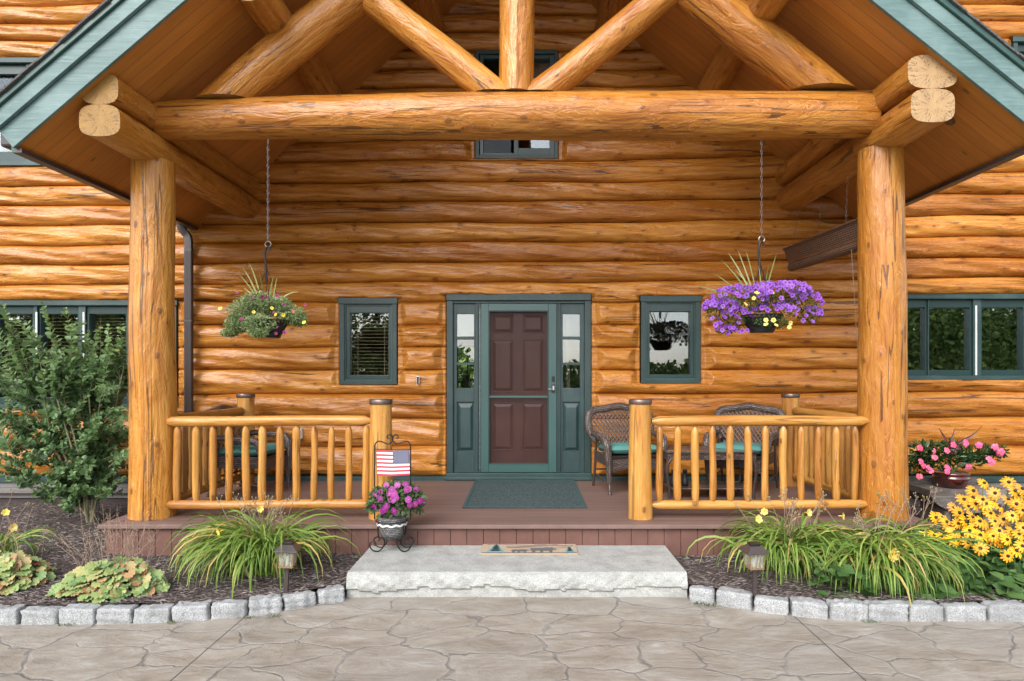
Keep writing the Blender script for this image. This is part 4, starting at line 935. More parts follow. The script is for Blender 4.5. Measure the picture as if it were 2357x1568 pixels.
mx0,mx1,my0,my1,mz=-.365,.425,5.30,5.59,-.18+.018
f=MB(); f.box((mx0,my0,-.1795),(mx1,my1,mz)); f.build('mat_pile',M['coir'],dm,bevel=.004)
def flat(name,polys,z,mat):
    f=MB()
    for p in polys: f.add([(x,y,z) for x,y in p],[tuple(range(len(p)))])
    return thick(f.build(name,mat,dm),.001)
U=lambda u,v:(mx0+u*(mx1-mx0),my0+v*(my1-my0))
def pine(u,v0,h,w_):
    out=[]
    for k in range(5):
        a=v0+h*k/5.5; ww=w_*(1-k/6); out.append([U(u-ww,a),U(u+ww,a),U(u+ww*.25,a+h*.33),U(u-ww*.25,a+h*.33)])
    out.append([U(u-w_*.12,v0+h*.75),U(u+w_*.12,v0+h*.75),U(u,v0+h*1.08)]); return out
tl=fuzz('teal_pile',(.17,.31,.31)); flat('pine_motif',pine(.15,.06,.85,.12)+pine(.92,.06,.60,.07),mz+.0012,tl)
dkp=fuzz('charcoal_pile',(.11,.11,.105))
def bear(u,s_):
    P=[(-.5,.28),(-.46,.45),(-.3,.52),(-.05,.50),(.15,.54),(.28,.50),(.36,.52),(.42,.46),(.55,.40),(.54,.33),(.40,.30),(.36,.22),(.36,.05),(.25,.05),(.24,.2),(.02,.2),(.0,.05),(-.11,.05),(-.12,.22),(-.28,.2),(-.30,.05),(-.42,.05),(-.42,.2)]
    return [U(u+s_*.2*x,.02+y*s_*.75) for x,y in P]
flat('bear_motif',[bear(.64,1.35),bear(.40,.9)],mz+.0016,dkp)
flat('ground_motif',[[U(0.01,.0),U(.99,.0),U(.99,.055),U(.01,.055)]],mz+.002,dkp)
f=MB()
for v0,am,ph,u0,u1 in ((.85,.06,0,.05,.8),(.72,.05,1.7,.25,.95),(.60,.05,3,.26,.9),(.50,.04,4.4,.28,.6),(.84,.05,2.6,.55,.97)):
    P=[(*U(u,v0+am*math.sin(9*u+ph)),mz+.0012) for u in np.linspace(u0,u1,40)]
    tube(f,P,.0028,5)
f.build('hill_lines',fuzz('brown_pile',(.16,.11,.10)),dm)
# rolled bamboo shade
sh=empty('rolled_shade',(3.1,6.8,2.5),label='brown woven shade rolled up under the right side beam',cat='shade')
m,nt,b=newmat('brown_woven_reed'); uv=nd(nt,'UVMap').outputs[0]; br=nd(nt,'TexBrick'); br.offset=0; br.inputs['Scale'].default_value=1; br.inputs['Brick Width'].default_value=.045; br.inputs['Row Height'].default_value=.02; br.inputs['Mortar Size'].default_value=.004
br.inputs['Color1'].default_value=(.20,.11,.065,1); br.inputs['Color2'].default_value=(.15,.08,.05,1); br.inputs['Mortar'].default_value=(.02,.01,.007,1); lk(nt,uv,br.inputs['Vector']); lk(nt,br.outputs['Color'],b.inputs['Base Color']); b.inputs['Roughness'].default_value=.7
bump(nt,mth(nt,'SUBTRACT',1.0,br.outputs['Fac']),.6,.004,b); M['reed']=m
f=MB(); tube(f,line((3.11,7.68,2.535),(3.15,5.98,2.49),20),.052,20,amp=.02); sharp(f.build('roll',M['reed'],sh,smooth=True))
f=MB(); quadpanel(f,[(3.06,7.66,2.58),(3.10,6.0,2.54),(3.06,6.0,2.70),(3.01,7.66,2.735)],10,3); thick(f.build('hanging_panel',M['reed'],sh),.006)
f=MB(); tube(f,line((3.005,7.67,2.74),(3.055,5.99,2.705)),.012,8); f.build('head_rail',M['reed'],sh)
f=MB(); tube(f,cr([(3.05,6.15,2.45),(3.10,6.17,1.8),(3.16,6.22,1.2),(3.20,6.25,.95)],6),.0022,5); f.build('pull_cord',simple('grey_cord',(.25,.20,.16),.8),sh)
def chain_mb(f,top,bot,pitch=.034,wid=.011,wire=.0024):
    top=np.array(top,float);bot=np.array(bot,float); n=max(2,int(np.linalg.norm(top-bot)/pitch)); 
    for k in range(n):
        c=top+(bot-top)*(k+.5)/n; h=np.linalg.norm(top-bot)/n*.5+wire*1.2
        A=np.linspace(0,2*pi,13); xx=wid*np.cos(A)*.8; zz_=h*np.sign(np.sin(A))*np.abs(np.sin(A))**.7
        P=np.stack([xx if k%2 else xx*.25,xx*.25 if k%2 else xx,zz_],1)+c
        tube(f,P,wire,5,cap=False)
for k,(y,zt_) in enumerate(((7.45,3.14),(6.85,3.16),(6.3,3.17))):
    f=MB(); chain_mb(f,(3.12-.03,y,zt_+.02),(3.03+.02*k,y,2.73),.04,.009,.0018); f.build('shade_chain',M['rust'],sh,smooth=True)

# ================= FLOWERS & PLANTS =================
def leafmat(name,stops,rough=.5,trans=.3,vein=None,spec=.4):
    m,nt,b=newmat(name); sp=nd(nt,'SeparateXYZ'); lk(nt,nd(nt,'UVMap').outputs[0],sp.inputs[0])
    tc=nd(nt,'TexCoord').outputs['Object']
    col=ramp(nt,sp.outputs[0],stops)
    nn=noise(nt,tc,38,3,.6); cc=nd(nt,'CombineColor'); t_=mth(nt,'MULTIPLY_ADD',nn,.5,.75); [lk(nt,t_,cc.inputs[i]) for i in range(3)]
    col=mixc(nt,1.0,col,cc.outputs[0],'MULTIPLY')
    lk(nt,col,b.inputs['Base Color']); b.inputs['Roughness'].default_value=rough; b.inputs['Specular IOR Level'].default_value=spec
    out=nt.nodes['Material Output']; tr=nd(nt,'BsdfTranslucent'); lk(nt,col,tr.inputs['Color']); mx=nd(nt,'MixShader'); mx.inputs[0].default_value=trans
    lk(nt,b.outputs[0],mx.inputs[1]); lk(nt,tr.outputs[0],mx.inputs[2]); lk(nt,mx.outputs[0],out.inputs[0]); return m
# leaf templates: length 1 along +y, width ~1 across x
LEAF=([(0,0,0),(-.38,.28,.10),(-.5,.55,.12),(-.26,.82,.06),(0,1,-.06),(.26,.82,.06),(.5,.55,.12),(.38,.28,.10),(0,.5,-.02)],[(0,8,1),(1,8,2),(2,8,3),(3,8,4),(4,8,5),(5,8,6),(6,8,7),(7,8,0)])
NARROW=([(0,0,0),(-.5,.4,.12),(0,1,-.1),(.5,.4,.12)],[(0,3,2,1)])
def lobed(n=7,fold=.1):
    vs=[(0,.42,0)]; K=n*4
    for k in range(K+1):
        a=-pi/2+.35+(2*pi-.7)*k/K; r=.5*(.80+.20*abs(math.sin(n*(a+pi/2)/2)))
        vs.append((r*cos(a)*1.05,.42+r*sin(a)*1.1,fold*math.sin(k*2.1)*.6+.05*cos(a*2)))
    vs.append((0,.12,0)); return vs,[(0,i,i+1) for i in range(1,K+2)]
def petals(n,r,w_,droop,mat_i=0,notch=0,z0=0,cup=0):
    vs=[];F=[]
    for k in range(n):
        a=2*pi*k/n+random.uniform(-.06,.06); rr=r*random.uniform(.92,1.06); dz=droop*random.uniform(.6,1.3)
        ca,sa=cos(a),sin(a); b_=len(vs)
        pr=[(.06*r,0,0),(.45*rr,-w_*.42,.12*rr*cup),(.45*rr,w_*.42,.12*rr*cup),(.82*rr,-w_*.5,-dz*.45+cup*.2*rr),(.82*rr,w_*.5,-dz*.45+cup*.2*rr),(rr*(1-notch),0,-dz+cup*.25*rr),(.5*rr,0,-.02*rr+.1*rr*cup),(rr*.97,-w_*.22,-dz*.9+cup*.25*rr),(rr*.97,w_*.22,-dz*.9+cup*.25*rr)]
        for x,y,z in pr: vs.append((x*ca-y*sa,x*sa+y*ca,z+z0))
        F+= [tuple(b_+q for q in f_) for f_ in ((0,2,6),(0,6,1),(1,6,3),(6,2,4),(3,6,5),(6,4,5),(3,5,7),(5,4,8))]
    return vs,F
def flower_mesh(name,kind,mats):
    f=MB()
    if kind=='petunia':
        vs=[(0,0,-.012)];A=np.linspace(0,2*pi,21)[:-1]
        for a in A: vs.append((.007*cos(a),.007*sin(a),-.003))
        for a in A: 
            r=.017; vs.append((r*cos(a),r*sin(a),.002+.001*cos(5*a)))
        for a in A:
            r=.026*(.93+.07*cos(5*a)); vs.append((r*cos(a),r*sin(a),.001+.003*cos(5*a)))
        F=[(0,1+i,1+(i+1)%20) for i in range(20)]; n0=len(F)
        for L in (0,1): F+=[(1+L*20+i,21+L*20+i,21+L*20+(i+1)%20,1+L*20+(i+1)%20) for i in range(20)]
        f.add(vs,F,np.zeros((len(vs),2)),[1]*n0+[0]*40)
    elif kind=='daisy':
        v,F=petals(12,.052,.0145,.016); f.add(v,F,None,0)
        lathe(f,[(0,.017),(.006,.016),(.0115,.009),(.012,0),(.010,-.003)],n=10,mi=1)
    elif kind=='impatiens':
        v,F=petals(5,.029,.034,.002,notch=.12); f.add(v,F,None,0); lathe(f,[(0,.003),(.003,.001),(.003,-.002)],n=6,mi=1)
    elif kind=='mandevilla':
        v,F=petals(5,.036,.032,.006,cup=-.4); f.add(v,F,None,0); lathe(f,[(.009,.001),(.006,-.02),(.004,-.04)],n=8,mi=1)
    elif kind=='lily':
        v,F=petals(6,.046,.034,.006,cup=2.0); f.add(v,F,None,0); lathe(f,[(.008,.004),(.005,-.04)],n=8,mi=1)
    f_o=f.build(name,mats,None,smooth=kind!='daisy'); me=f_o.data; bpy.data.objects.remove(f_o); return me
def place(me,name,parent,loc,nrm,sc=1.0,spin=None):
    o=bpy.data.objects.new(name,me); C.objects.link(o); z=Vector(nrm).normalized(); q=z.to_track_quat('Z','Y')
    o.parent=parent; o.matrix_parent_inverse=wm(parent).inverted()
    o.location=loc; o.rotation_euler=(q.to_matrix()@Matrix.Rotation(random.uniform(0,6.28) if spin is None else spin,3,'Z')).to_euler(); o.scale=(sc,)*3
    return o
def pc(n,c,na=.15):
    m=simple(n,c,.55,nscale=30,namp=na); nt=m.node_tree; b=nt.nodes['Principled BSDF']; src=b.inputs['Base Color'].links[0].from_socket
    oi=nd(nt,'ObjectInfo'); h=nd(nt,'HueSaturation'); lk(nt,mth(nt,'MULTIPLY_ADD',oi.outputs['Random'],.02,.49),h.inputs['Hue']); lk(nt,mth(nt,'MULTIPLY_ADD',mth(nt,'FRACT',mth(nt,'MULTIPLY',oi.outputs['Random'],7.7)),.4,.75),h.inputs['Value']); lk(nt,mth(nt,'MULTIPLY_ADD',mth(nt,'FRACT',mth(nt,'MULTIPLY',oi.outputs['Random'],3.3)),.12,.96),h.inputs['Saturation'])
    lk(nt,src,h.inputs['Color']); lk(nt,h.outputs[0],b.inputs['Base Color']); return m
M['violet']=pc('violet_petal',(.205,.060,.36)); M['violetd']=pc('dark_violet_throat',(.06,.01,.14)); M['yel']=pc('yellow_petal',(.80,.55,.06)); M['yelp']=pc('pale_yellow_petal',(.78,.58,.13)); M['wine']=pc('wine_petal',(.20,.008,.07))
M['rud']=pc('golden_petal',(.74,.35,.005),.1); M['rudc']=pc('dark_brown_cone',(.025,.010,.006)); M['imp']=pc('magenta_petal',(.25,.020,.19)); M['mand']=pc('pink_petal',(.70,.11,.22)); M['mandl']=pc('pink_tube',(.70,.35,.35))
me_viol=flower_mesh('petunia_flower','petunia',[M['violet'],M['violetd']]); me_yel=flower_mesh('small_yellow_flower','petunia',[M['yel'],M['rud']]); me_wine=flower_mesh('wine_flower','petunia',[M['wine'],M['violetd']]); me_pal=flower_mesh('pale_flower','petunia',[M['yelp'],M['rud']])
me_rud=[flower_mesh('golden_daisy','daisy',[M['rud'],M['rudc']]) for _ in range(5)]
me_imp=flower_mesh('impatiens_flower','impatiens',[M['imp'],M['yelp']]); me_mand=flower_mesh('trumpet_flower','mandevilla',[M['mand'],M['mandl']]); me_lily=flower_mesh('lily_flower','lily',[M['yelp'],M['yel']])
M['stem']=simple('green_stem',(.10,.16,.045),.6); M['stemdry']=simple('dry_stem',(.30,.21,.15),.8)
M['lf_pet']=leafmat('petunia_leaf',[(0,(.035,.075,.018)),(.6,(.085,.150,.040)),(1,(.16,.23,.075))])
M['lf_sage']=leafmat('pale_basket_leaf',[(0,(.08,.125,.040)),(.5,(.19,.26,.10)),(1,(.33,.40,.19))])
M['lf_imp']=leafmat('bedding_leaf',[(0,(.035,.07,.022)),(.6,(.09,.145,.05)),(1,(.17,.24,.09))])
M['lf_mand']=leafmat('glossy_leaf',[(0,(.012,.035,.012)),(.6,(.035,.085,.025)),(1,(.09,.16,.05))],rough=.28)
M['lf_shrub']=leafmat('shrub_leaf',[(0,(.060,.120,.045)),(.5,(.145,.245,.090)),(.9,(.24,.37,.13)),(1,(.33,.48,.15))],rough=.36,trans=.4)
M['lf_rud']=leafmat('broad_leaf',[(0,(.035,.085,.022)),(.6,(.085,.175,.048)),(1,(.15,.26,.08))],rough=.5)
M['lf_lily']=leafmat('strap_leaf',[(0,(.075,.145,.024)),(.45,(.17,.28,.045)),(.80,(.31,.41,.09)),(.86,(.50,.40,.12)),(1,(.55,.36,.15))],rough=.42)
M['lf_heu']=leafmat('coral_bells_leaf',[(0,(.13,.22,.095)),(.25,(.24,.34,.12)),(.55,(.36,.41,.15)),(.70,(.50,.38,.18)),(.84,(.42,.21,.10)),(.94,(.20,.07,.04)),(1,(.14,.04,.03))],rough=.5,trans=.2)
M['spike']=leafmat('spike_leaf',[(0,(.13,.20,.05)),(.6,(.27,.32,.11)),(1,(.42,.42,.20))])
def strap(mb,base,az,length,w_,lift,droop,rnd,twist=0,K=9,floor=None,tw0=0):
    P=[];p=np.array(base,float); e=lift
    dl=length/K
    for k in range(K+1):
        P.append(p.copy()); d=np.array([cos(az)*cos(e),sin(az)*cos(e),sin(e)]); p=p+d*dl
        e-=droop/K*(.5+k/K*1.2); e=max(e,-1.45)
        if floor is not None and p[2]<floor: p[2]=floor+.004; 
    P=np.array(P); T=np.gradient(P,axis=0); T/=np.linalg.norm(T,axis=1)[:,None]+1e-9
    side=np.array([-sin(az),cos(az),0]); vs=[];uv=[]
    for k,(q,t) in enumerate(zip(P,T)):
        u=k/K; ww=w_*(.55+.45*math.sin(min(1,u*1.6)*pi/2))*(1-u**3)**.8+.0006
        n=np.cross(side,t); sd=side*cos(tw0+twist*u)+n*sin(tw0+twist*u)
        vs+= [q-sd*ww/2+n*ww*.18, q-n*ww*.05*0, q+sd*ww/2+n*ww*.18]; uv+=[(rnd,u)]*3
    F=[(k*3+a,k*3+a+1,k*3+a+4,k*3+a+3) for k in range(K) for a in (0,1)]
    mb.add(vs,F,uv)
# ---- hanging baskets ----
M['chain']=simple('grey_chain_steel',(.16,.15,.15),.45,metal=.6)
def basket(name_,x,z0,y,label,lab2,chain_top,rng_leaf,side):
    zb=z0; ch=empty('hanging_chain',(x,y,chain_top),label=lab2,cat='chain',group='chains hanging from the cross beam')
    f=MB(); chain_mb(f,(x,y,chain_top),(x,y,zb+.80+.06),.038,.010,.0022); f.build('chain_links',M['chain'],ch,smooth=True)
    f=MB(); tube(f,[(x,y,chain_top+.03),(x,y,chain_top-.012)],.004,6); f.build('screw_hook',M['steel'],ch)
    f=MB(); A=np.linspace(0,2*pi,21); tube(f,np.stack([x+.026*np.cos(A),y+0*A,zb+.835+.026*np.sin(A)],1),.0035,8,cap=False); f.build('ring',M['steel'],ch,smooth=True)
    rt=empty('hanging_basket',(x,y,zb),label=label,cat='hanging basket')
    f=MB(); n=28
    # lattice sides
    for k in range(n):
        for sg in (1,-1):
            P=[]
            for t in np.linspace(0,1,7):
                a=2*pi*k/n+sg*t*1.1; r=.115+.06*t; P.append((x+r*cos(a),y+r*sin(a),zb+.035+.115*t))
            tube(f,P,.0042,5,cap=False)
    for r,z in ((.115,.035),(.177,.152)):
        A=np.linspace(0,2*pi,33); tube(f,np.stack([x+r*np.cos(A),y+r*np.sin(A),zb+z+0*A],1),.006,6,cap=False)
    lathe(f,[(0,0),(.10,0),(.108,.012),(.117,.036)],(x,y,zb),n=32); lathe(f,[(.10,.04),(.14,.10),(.15,.13),(0,.135)],(x,y,zb),n=24)
    f.build('lattice_pot',M['black'],rt)
    f=MB()
    tube(f,cr([(x-.018,y,zb+.60),(x-.022,y,zb+.68),(x-.026,y,zb+.76),(x-.012,y,zb+.805),(x+.012,y,zb+.805),(x+.02,y,zb+.775)],6),.010,8)
    for k in range(4):
        a=2*pi*k/4+.5; tube(f,[(x-.012,y,zb+.62),(x+.17*cos(a),y+.17*sin(a),zb+.15)],.0028,5)
    tube(f,[(x-.016,y,zb+.50),(x-.018,y,zb+.62)],.012,8)
    f.build('hanger',M['black'],rt,smooth=True); return rt
def spikes(rt,x,y,z,items):
    f=MB()
    for az,l,li,dr in items: strap(f,(x+random.uniform(-.02,.02),y+random.uniform(-.02,.02),z),az,l,.015,li,dr,random.random(),K=7,tw0=pi/2)
    f.build('spike_leaves',M['spike'],rt)
YB=5.86
zbL=CZ+(862-778)*YB/1512; xL=(617-1210)*YB/1512
b1=basket('l',xL,zbL,YB,'hanging basket of pale trailing foliage with few yellow flowers, left of the door','metal chain holding the left hanging basket',3.352,None,'L')
def clumps(cl,n,spread):
    P=[];Nn=[]
    tot=sum(c[3] for c in cl)
    for (cx,cy,cz,wt,rx,ry,rz) in cl:
        k=int(n*wt/tot); p=rng.normal(size=(k,3)); p/=np.linalg.norm(p,axis=1)[:,None]; r=rng.random(k)**.45
        P.append(p*r[:,None]*np.array([rx,ry,rz])+np.array([cx,cy,cz])); Nn.append(p)
    return np.vstack(P),np.vstack(Nn)
k_=YB/1512
def VB(px,py,dy=0): return ((px-1210)*k_,YB+dy,CZ+(862-py)*k_)
def cl(px,py,wt,rpx,rpy,dy=0,ry=None): q=VB(px,py,dy); return (q[0],q[1],q[2],wt,rpx*k_,ry or rpx*k_*.9,rpy*k_)
P,Nn=clumps([cl(560,715,1.2,34,28),cl(548,745,1.1,28,22),cl(528,765,.35,20,8),cl(600,700,1.3,38,26),cl(640,705,1.1,32,22),cl(668,725,1.0,34,24),cl(690,738,.5,18,12),cl(610,748,1.3,38,20,-.14,.06),cl(612,768,.4,22,10,-.16,.05),cl(580,690,.5,24,14)],11000,1)
f=MB(); d=Nn+rng.normal(size=P.shape)*.8; d[:,2]-=.2
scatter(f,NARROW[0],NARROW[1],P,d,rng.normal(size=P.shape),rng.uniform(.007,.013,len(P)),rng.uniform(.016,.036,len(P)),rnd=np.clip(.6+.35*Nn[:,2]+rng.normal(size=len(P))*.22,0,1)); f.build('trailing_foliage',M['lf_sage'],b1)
def scat_fl(rt,meshes,pts,name,sc=(.9,1.2),front=True):
    for p in pts:
        n_=np.array([random.gauss(0,.5),-1.0 if front else random.gauss(0,1),random.gauss(.35,.4)]); me=random.choice(meshes) if isinstance(meshes,list) else meshes
        place(me,name,rt,p,n_,random.uniform(*sc))
for pts,me,nm in (([(529,715),(519,745),(600,722),(633,733),(640,713),(652,713),(650,728),(676,716),(690,722),(700,738),(712,745),(684,760),(670,730),(656,740)][::2],me_yel,'yellow_flower'),([(592,690),(565,679),(617,688),(632,690),(655,686),(643,722),(575,738),(665,705),(650,770),(655,757),(690,720),(716,706),(668,768),(606,735)],me_wine,'wine_flower')):
    scat_fl(b1,me,[VB(a,b_,-.16+random.uniform(-.03,.05)) for a,b_ in pts],nm,(.55,.8))
spikes(b1,xL,YB,zbL+.15,[(pi-.2,.52,1.15,.5),(pi+.3,.50,1.3,.35),(pi-.1,.40,1.05,.5),(pi,.55,1.4,.3),(0,.40,1.5,.2),(.5,.42,1.5,.2),(0.1,.40,1.3,1.5),(pi+.2,.42,.35,.2),(pi-.1,.36,.45,.6),(0,.42,.28,.35),(pi+1,.45,1.45,.2)])
zbR=CZ+(862-766)*YB/1512; xR=(1753-1210)*YB/1512
b2=basket('r',xR,zbR,YB,'hanging basket overflowing with violet petunias, right of the door','metal chain holding the right hanging basket',3.40,None,'R')
cls=[cl(1700,690,1.3,62,30),cl(1660,715,1.0,42,26),cl(1690,735,1.1,40,26),cl(1672,760,.4,24,9),cl(1760,685,1.5,62,32),cl(1810,680,1.3,56,30),cl(1850,700,1.1,40,32),cl(1865,725,.6,26,18),cl(1780,720,1.0,55,20),cl(1750,742,.35,30,10,-.15,.04),cl(1785,745,.3,16,14,-.12,.05),cl(1640,705,.4,24,14)]
P,Nn=clumps(cls,6800,1); d=Nn+rng.normal(size=P.shape)*.8
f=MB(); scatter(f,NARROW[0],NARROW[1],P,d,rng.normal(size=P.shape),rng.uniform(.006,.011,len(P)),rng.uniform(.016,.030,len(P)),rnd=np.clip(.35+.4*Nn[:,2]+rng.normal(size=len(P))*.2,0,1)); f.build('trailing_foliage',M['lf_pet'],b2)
# blooms over the outer surface, thickest on top
cnt=0; far=MB(); pts_=[]
tries=0
while cnt<270 and tries<6000:
    tries+=1; c=random.choices(cls[:9]+[cls[11]],weights=[q[3] for q in cls[:9]]+[.5])[0]
    n_=np.array([random.gauss(0,.6),-abs(random.gauss(.5,.5)),random.gauss(.55,.45)]); n_/=np.linalg.norm(n_)
    p=np.array(c[:3])+n_*np.array([c[4],c[5],c[6]])*1.03
    py_=862-(p[2]-CZ)/k_
    if n_[2]<-.05 and random.random()<.75: continue
    if any(np.linalg.norm(p-q)<.030 for q in pts_): continue
    pts_.append(p); cnt+=1
pts_.sort(key=lambda p:p[1])
for p in pts_[:99]: place(me_viol,'petunia_flower',b2,p,np.array([random.gauss(0,.45),-1,random.gauss(.35,.35)]),random.uniform(.72,1.02))
V0=np.array([v.co[:] for v in me_viol.vertices]); F0=[tuple(p.vertices) for p in me_viol.polygons]; MI=[p.material_index for p in me_viol.polygons]
f=MB()
for p in pts_[99:]:
    z=Vector((random.gauss(0,.5),-1,random.gauss(.5,.4))).normalized(); m3=np.array(z.to_track_quat('Z','Y').to_matrix()); f.add(V0@m3.T*random.uniform(.72,1.0)+p,F0,None,list(MI))
o=f.build('petunia_mass',[M['violet'],M['violetd']],b2,smooth=True); o['kind']='stuff'
scat_fl(b2,me_viol,[VB(a,b_,-.10) for a,b_ in ((1668,768),(1690,765),(1655,762),(1680,757),(1700,764),(1712,762),(1640,750),(1650,745),(1632,735),(1838,740),(1860,742),(1845,728),(1765,746),(1630,705))],'petunia_flower',(.75,1.0))
scat_fl(b2,me_pal,[VB(a,b_,-.19) for a,b_ in ((1745,741),(1745,750),(1762,741),(1768,752),(1800,748),(1797,757),(1718,692),(1760,680),(1725,680),(1700,705))],'pale_yellow_flower',(.7,.9))
spikes(b2,xR,YB,zbR+.18,[(pi-.2,.62,.55,.35),(pi+.1,.60,1.0,.3),(pi,.55,.8,.3),(pi-.3,.62,1.2,.25),(pi+.4,.58,1.35,.2),(0,.55,1.35,.12),(0.4,.45,1.5,.2),(pi+.2,.46,.25,.35),(pi-.1,.45,1.15,.4),(pi,.42,1.5,.1),(pi+.1,.60,1.25,.1)])

# ---- flag stand and flower pot on the step ----
SX,SY,SZ=(908-1210)/272.,5.46,-.18
fs=empty('flag_stand',(SX,SY,SZ),label='black wrought iron stand with scroll feet and flag arch on the granite step',cat='plant stand')
def wire(name,P,r=.0055,par=fs): f=MB(); tube(f,P,r,7); return f.build(name,M['black'],par,smooth=True)
def scroll(c,r0,turns,a0,sgn,dirx,diry,n=40,shr=.25):
    A=np.linspace(0,1,n); r=r0*(1-A*(1-shr)); th_=a0+sgn*A*turns*2*pi
    return np.stack([c[0]+r*np.cos(th_)*dirx,c[1]+r*np.cos(th_)*diry,c[2]+r*np.sin(th_)],1)
for sx_,dy in ((-1,-.065),(1,-.065),(-1,.06),(1,.06)):
    ax=SX+sx_*.055; ay=SY+dy*.5; fo=.055
    P=[(SX+sx_*.105,SY+dy*.9,SZ+.24),(SX+sx_*.10,SY+dy*.9,SZ+.13),(SX+sx_*.055,SY+dy*.8,SZ+.10),(SX+sx_*.06,SY+dy*.9,SZ+.045),(SX+sx_*.10,SY+dy,SZ+.008),(SX+sx_*.15,SY+dy*1.1,SZ+.022),(SX+sx_*.168,SY+dy*1.15,SZ+.068),(SX+sx_*.14,SY+dy*1.15,SZ+.092),(SX+sx_*.118,SY+dy*1.12,SZ+.072),(SX+sx_*.13,SY+dy*1.12,SZ+.055)]
    wire('scroll_foot',cr(P,6))
A=np.linspace(0,2*pi,33)
wire('pot_ring',np.stack([SX+.085*np.cos(A),SY+.085*np.sin(A),SZ+.105+0*A],1)); wire('pot_ring',np.stack([SX+.132*np.cos(A),SY+.132*np.sin(A),SZ+.25+0*A],1))
zT=.70
wire('side_pole',[(SX-.150,SY+.02,SZ+.25),(SX-.150,SY+.02,zT-.03)]); wire('side_pole',[(SX+.150,SY+.02,SZ+.25),(SX+.150,SY+.02,zT-.03)])
for sx_ in (-1,1):
    wire('arch_scroll',cr([(SX+sx_*.150,SY+.02,zT-.04),(SX+sx_*.147,SY+.02,zT-.005),(SX+sx_*.125,SY+.02,zT+.02),(SX+sx_*.09,SY+.02,zT+.018),(SX+sx_*.04,SY+.02,zT),(SX+sx_*.01,SY+.02,zT+.015),(SX-sx_*.003,SY+.02,zT+.045),(SX+sx_*.018,SY+.02,zT+.075),(SX+sx_*.042,SY+.02,zT+.07),(SX+sx_*.045,SY+.02,zT+.05),(SX+sx_*.03,SY+.02,zT+.048)],6))
wire('cross_rod',[(SX-.150,SY+.02,zT-.045),(SX+.150,SY+.02,zT-.045)],.004)
# flag
fl=empty('garden_flag',(SX,SY,.5),label='small stars and stripes flag hanging from the iron stand',cat='flag')
M['fred']=simple('flag_red_cloth',(.42,.045,.065),.85,nscale=300,namp=.2); M['fwhite']=simple('flag_white_cloth',(.78,.76,.76),.85,nscale=300,namp=.06); M['fblue']=simple('flag_blue_cloth',(.045,.055,.12),.85,nscale=300,namp=.25)
fx0,fx1,fz1,fz0=SX-.132,SX+.140,zT-.05,zT-.265
def FP(u,v,dy=0): return (fx0+u*(fx1-fx0)+.006*(v),SY+.012+.006*math.sin(5*u+v*2)+.004*math.sin(11*u)+dy,fz1-(v*(fz1-fz0))-.004*math.sin(3*u)+ .006*u*v)
f=MB(); nu=26; mi=[]
vs=[FP(i/nu,j/13) for j in range(14) for i in range(nu+1)]; F=[]
for j in range(13):
    for i in range(nu):
        F.append((j*(nu+1)+i,(j+1)*(nu+1)+i,(j+1)*(nu+1)+i+1,j*(nu+1)+i+1)); mi.append(2 if (i>=nu/2 and j<7) else (0 if j%2==0 else 1))
f.add(vs,F,None,mi); cl_=thick(f.build('flag_cloth',[M['fred'],M['fwhite'],M['fblue']],fl,smooth=False),.002)
f=MB()
for r in range(9):
    for c in range(6 if r%2==0 else 5):
        u=.5+.5*((c+.5)/6 if r%2==0 else (c+1)/6); v=(7/13)*((r+.7)/9.4+.02)
        ctr=np.array(FP(u,v,-.0035)); vv=[ctr]
        for q in range(10):
            a=pi/2+q*pi/5; rr=.0050 if q%2==0 else .0022; vv.append(ctr+np.array([rr*cos(a),0,rr*sin(a)]))
        f.add(vv,[(0,1+(q+1)%10,1+q) for q in range(10)])
f.build('flag_stars',M['fwhite'],cl_)
# pot
pt=empty('flower_pot',(SX,SY,SZ+.11),label='grey and white wicker pot of magenta impatiens in the iron stand',cat='flower pot')
M['wickg']=wicker('grey_wicker',(.16,.155,.15),(.34,.33,.32),(.03,.03,.03),.022,.016)
f=MB(); lathe(f,[(0,.112),(.082,.112),(.098,.16),(.112,.215),(.124,.27),(.126,.285),(.116,.286),(.11,.26),(0,.25)],(SX,SY,SZ),n=36); f.build('woven_pot',M['wickg'],pt,smooth=True)
f=MB(); K=60; A=np.linspace(0,2*pi,K+1); P=np.stack([SX+.117*np.cos(A),SY+.117*np.sin(A),SZ+.222+.006*np.sin(10*A)],1); tube(f,P,.009,8,cap=False); f.build('white_band',M['white'],pt,smooth=True)
kf=(SY-.02)/1512
def VF(px,py,dy=0): Y=SY+dy; return ((px-1210)*Y/1512,Y,CZ+(862-py)*Y/1512)
P=[];Nn=[]
cx,cy,cz=VF(913,1160)
n=1500; p=rng.normal(size=(n,3)); p/=np.linalg.norm(p,axis=1)[:,None]; p[:,2]=np.where(p[:,2]<-.35,-p[:,2],p[:,2]); r=rng.random(n)**.35
P=p*r[:,None]*np.array([.225,.19,.165])+np.array([cx,cy-.01,cz])
f=MB(); d=p*1.0+rng.normal(size=p.shape)*.55; scatter(f,LEAF[0],LEAF[1],P,d,p+rng.normal(size=p.shape)*.3,rng.uniform(.018,.028,n),rng.uniform(.035,.055,n),rnd=np.clip(.35+.4*p[:,2]*r+rng.normal(size=n)*.22,0,1)); f.build('foliage',M['lf_imp'],pt,smooth=True)
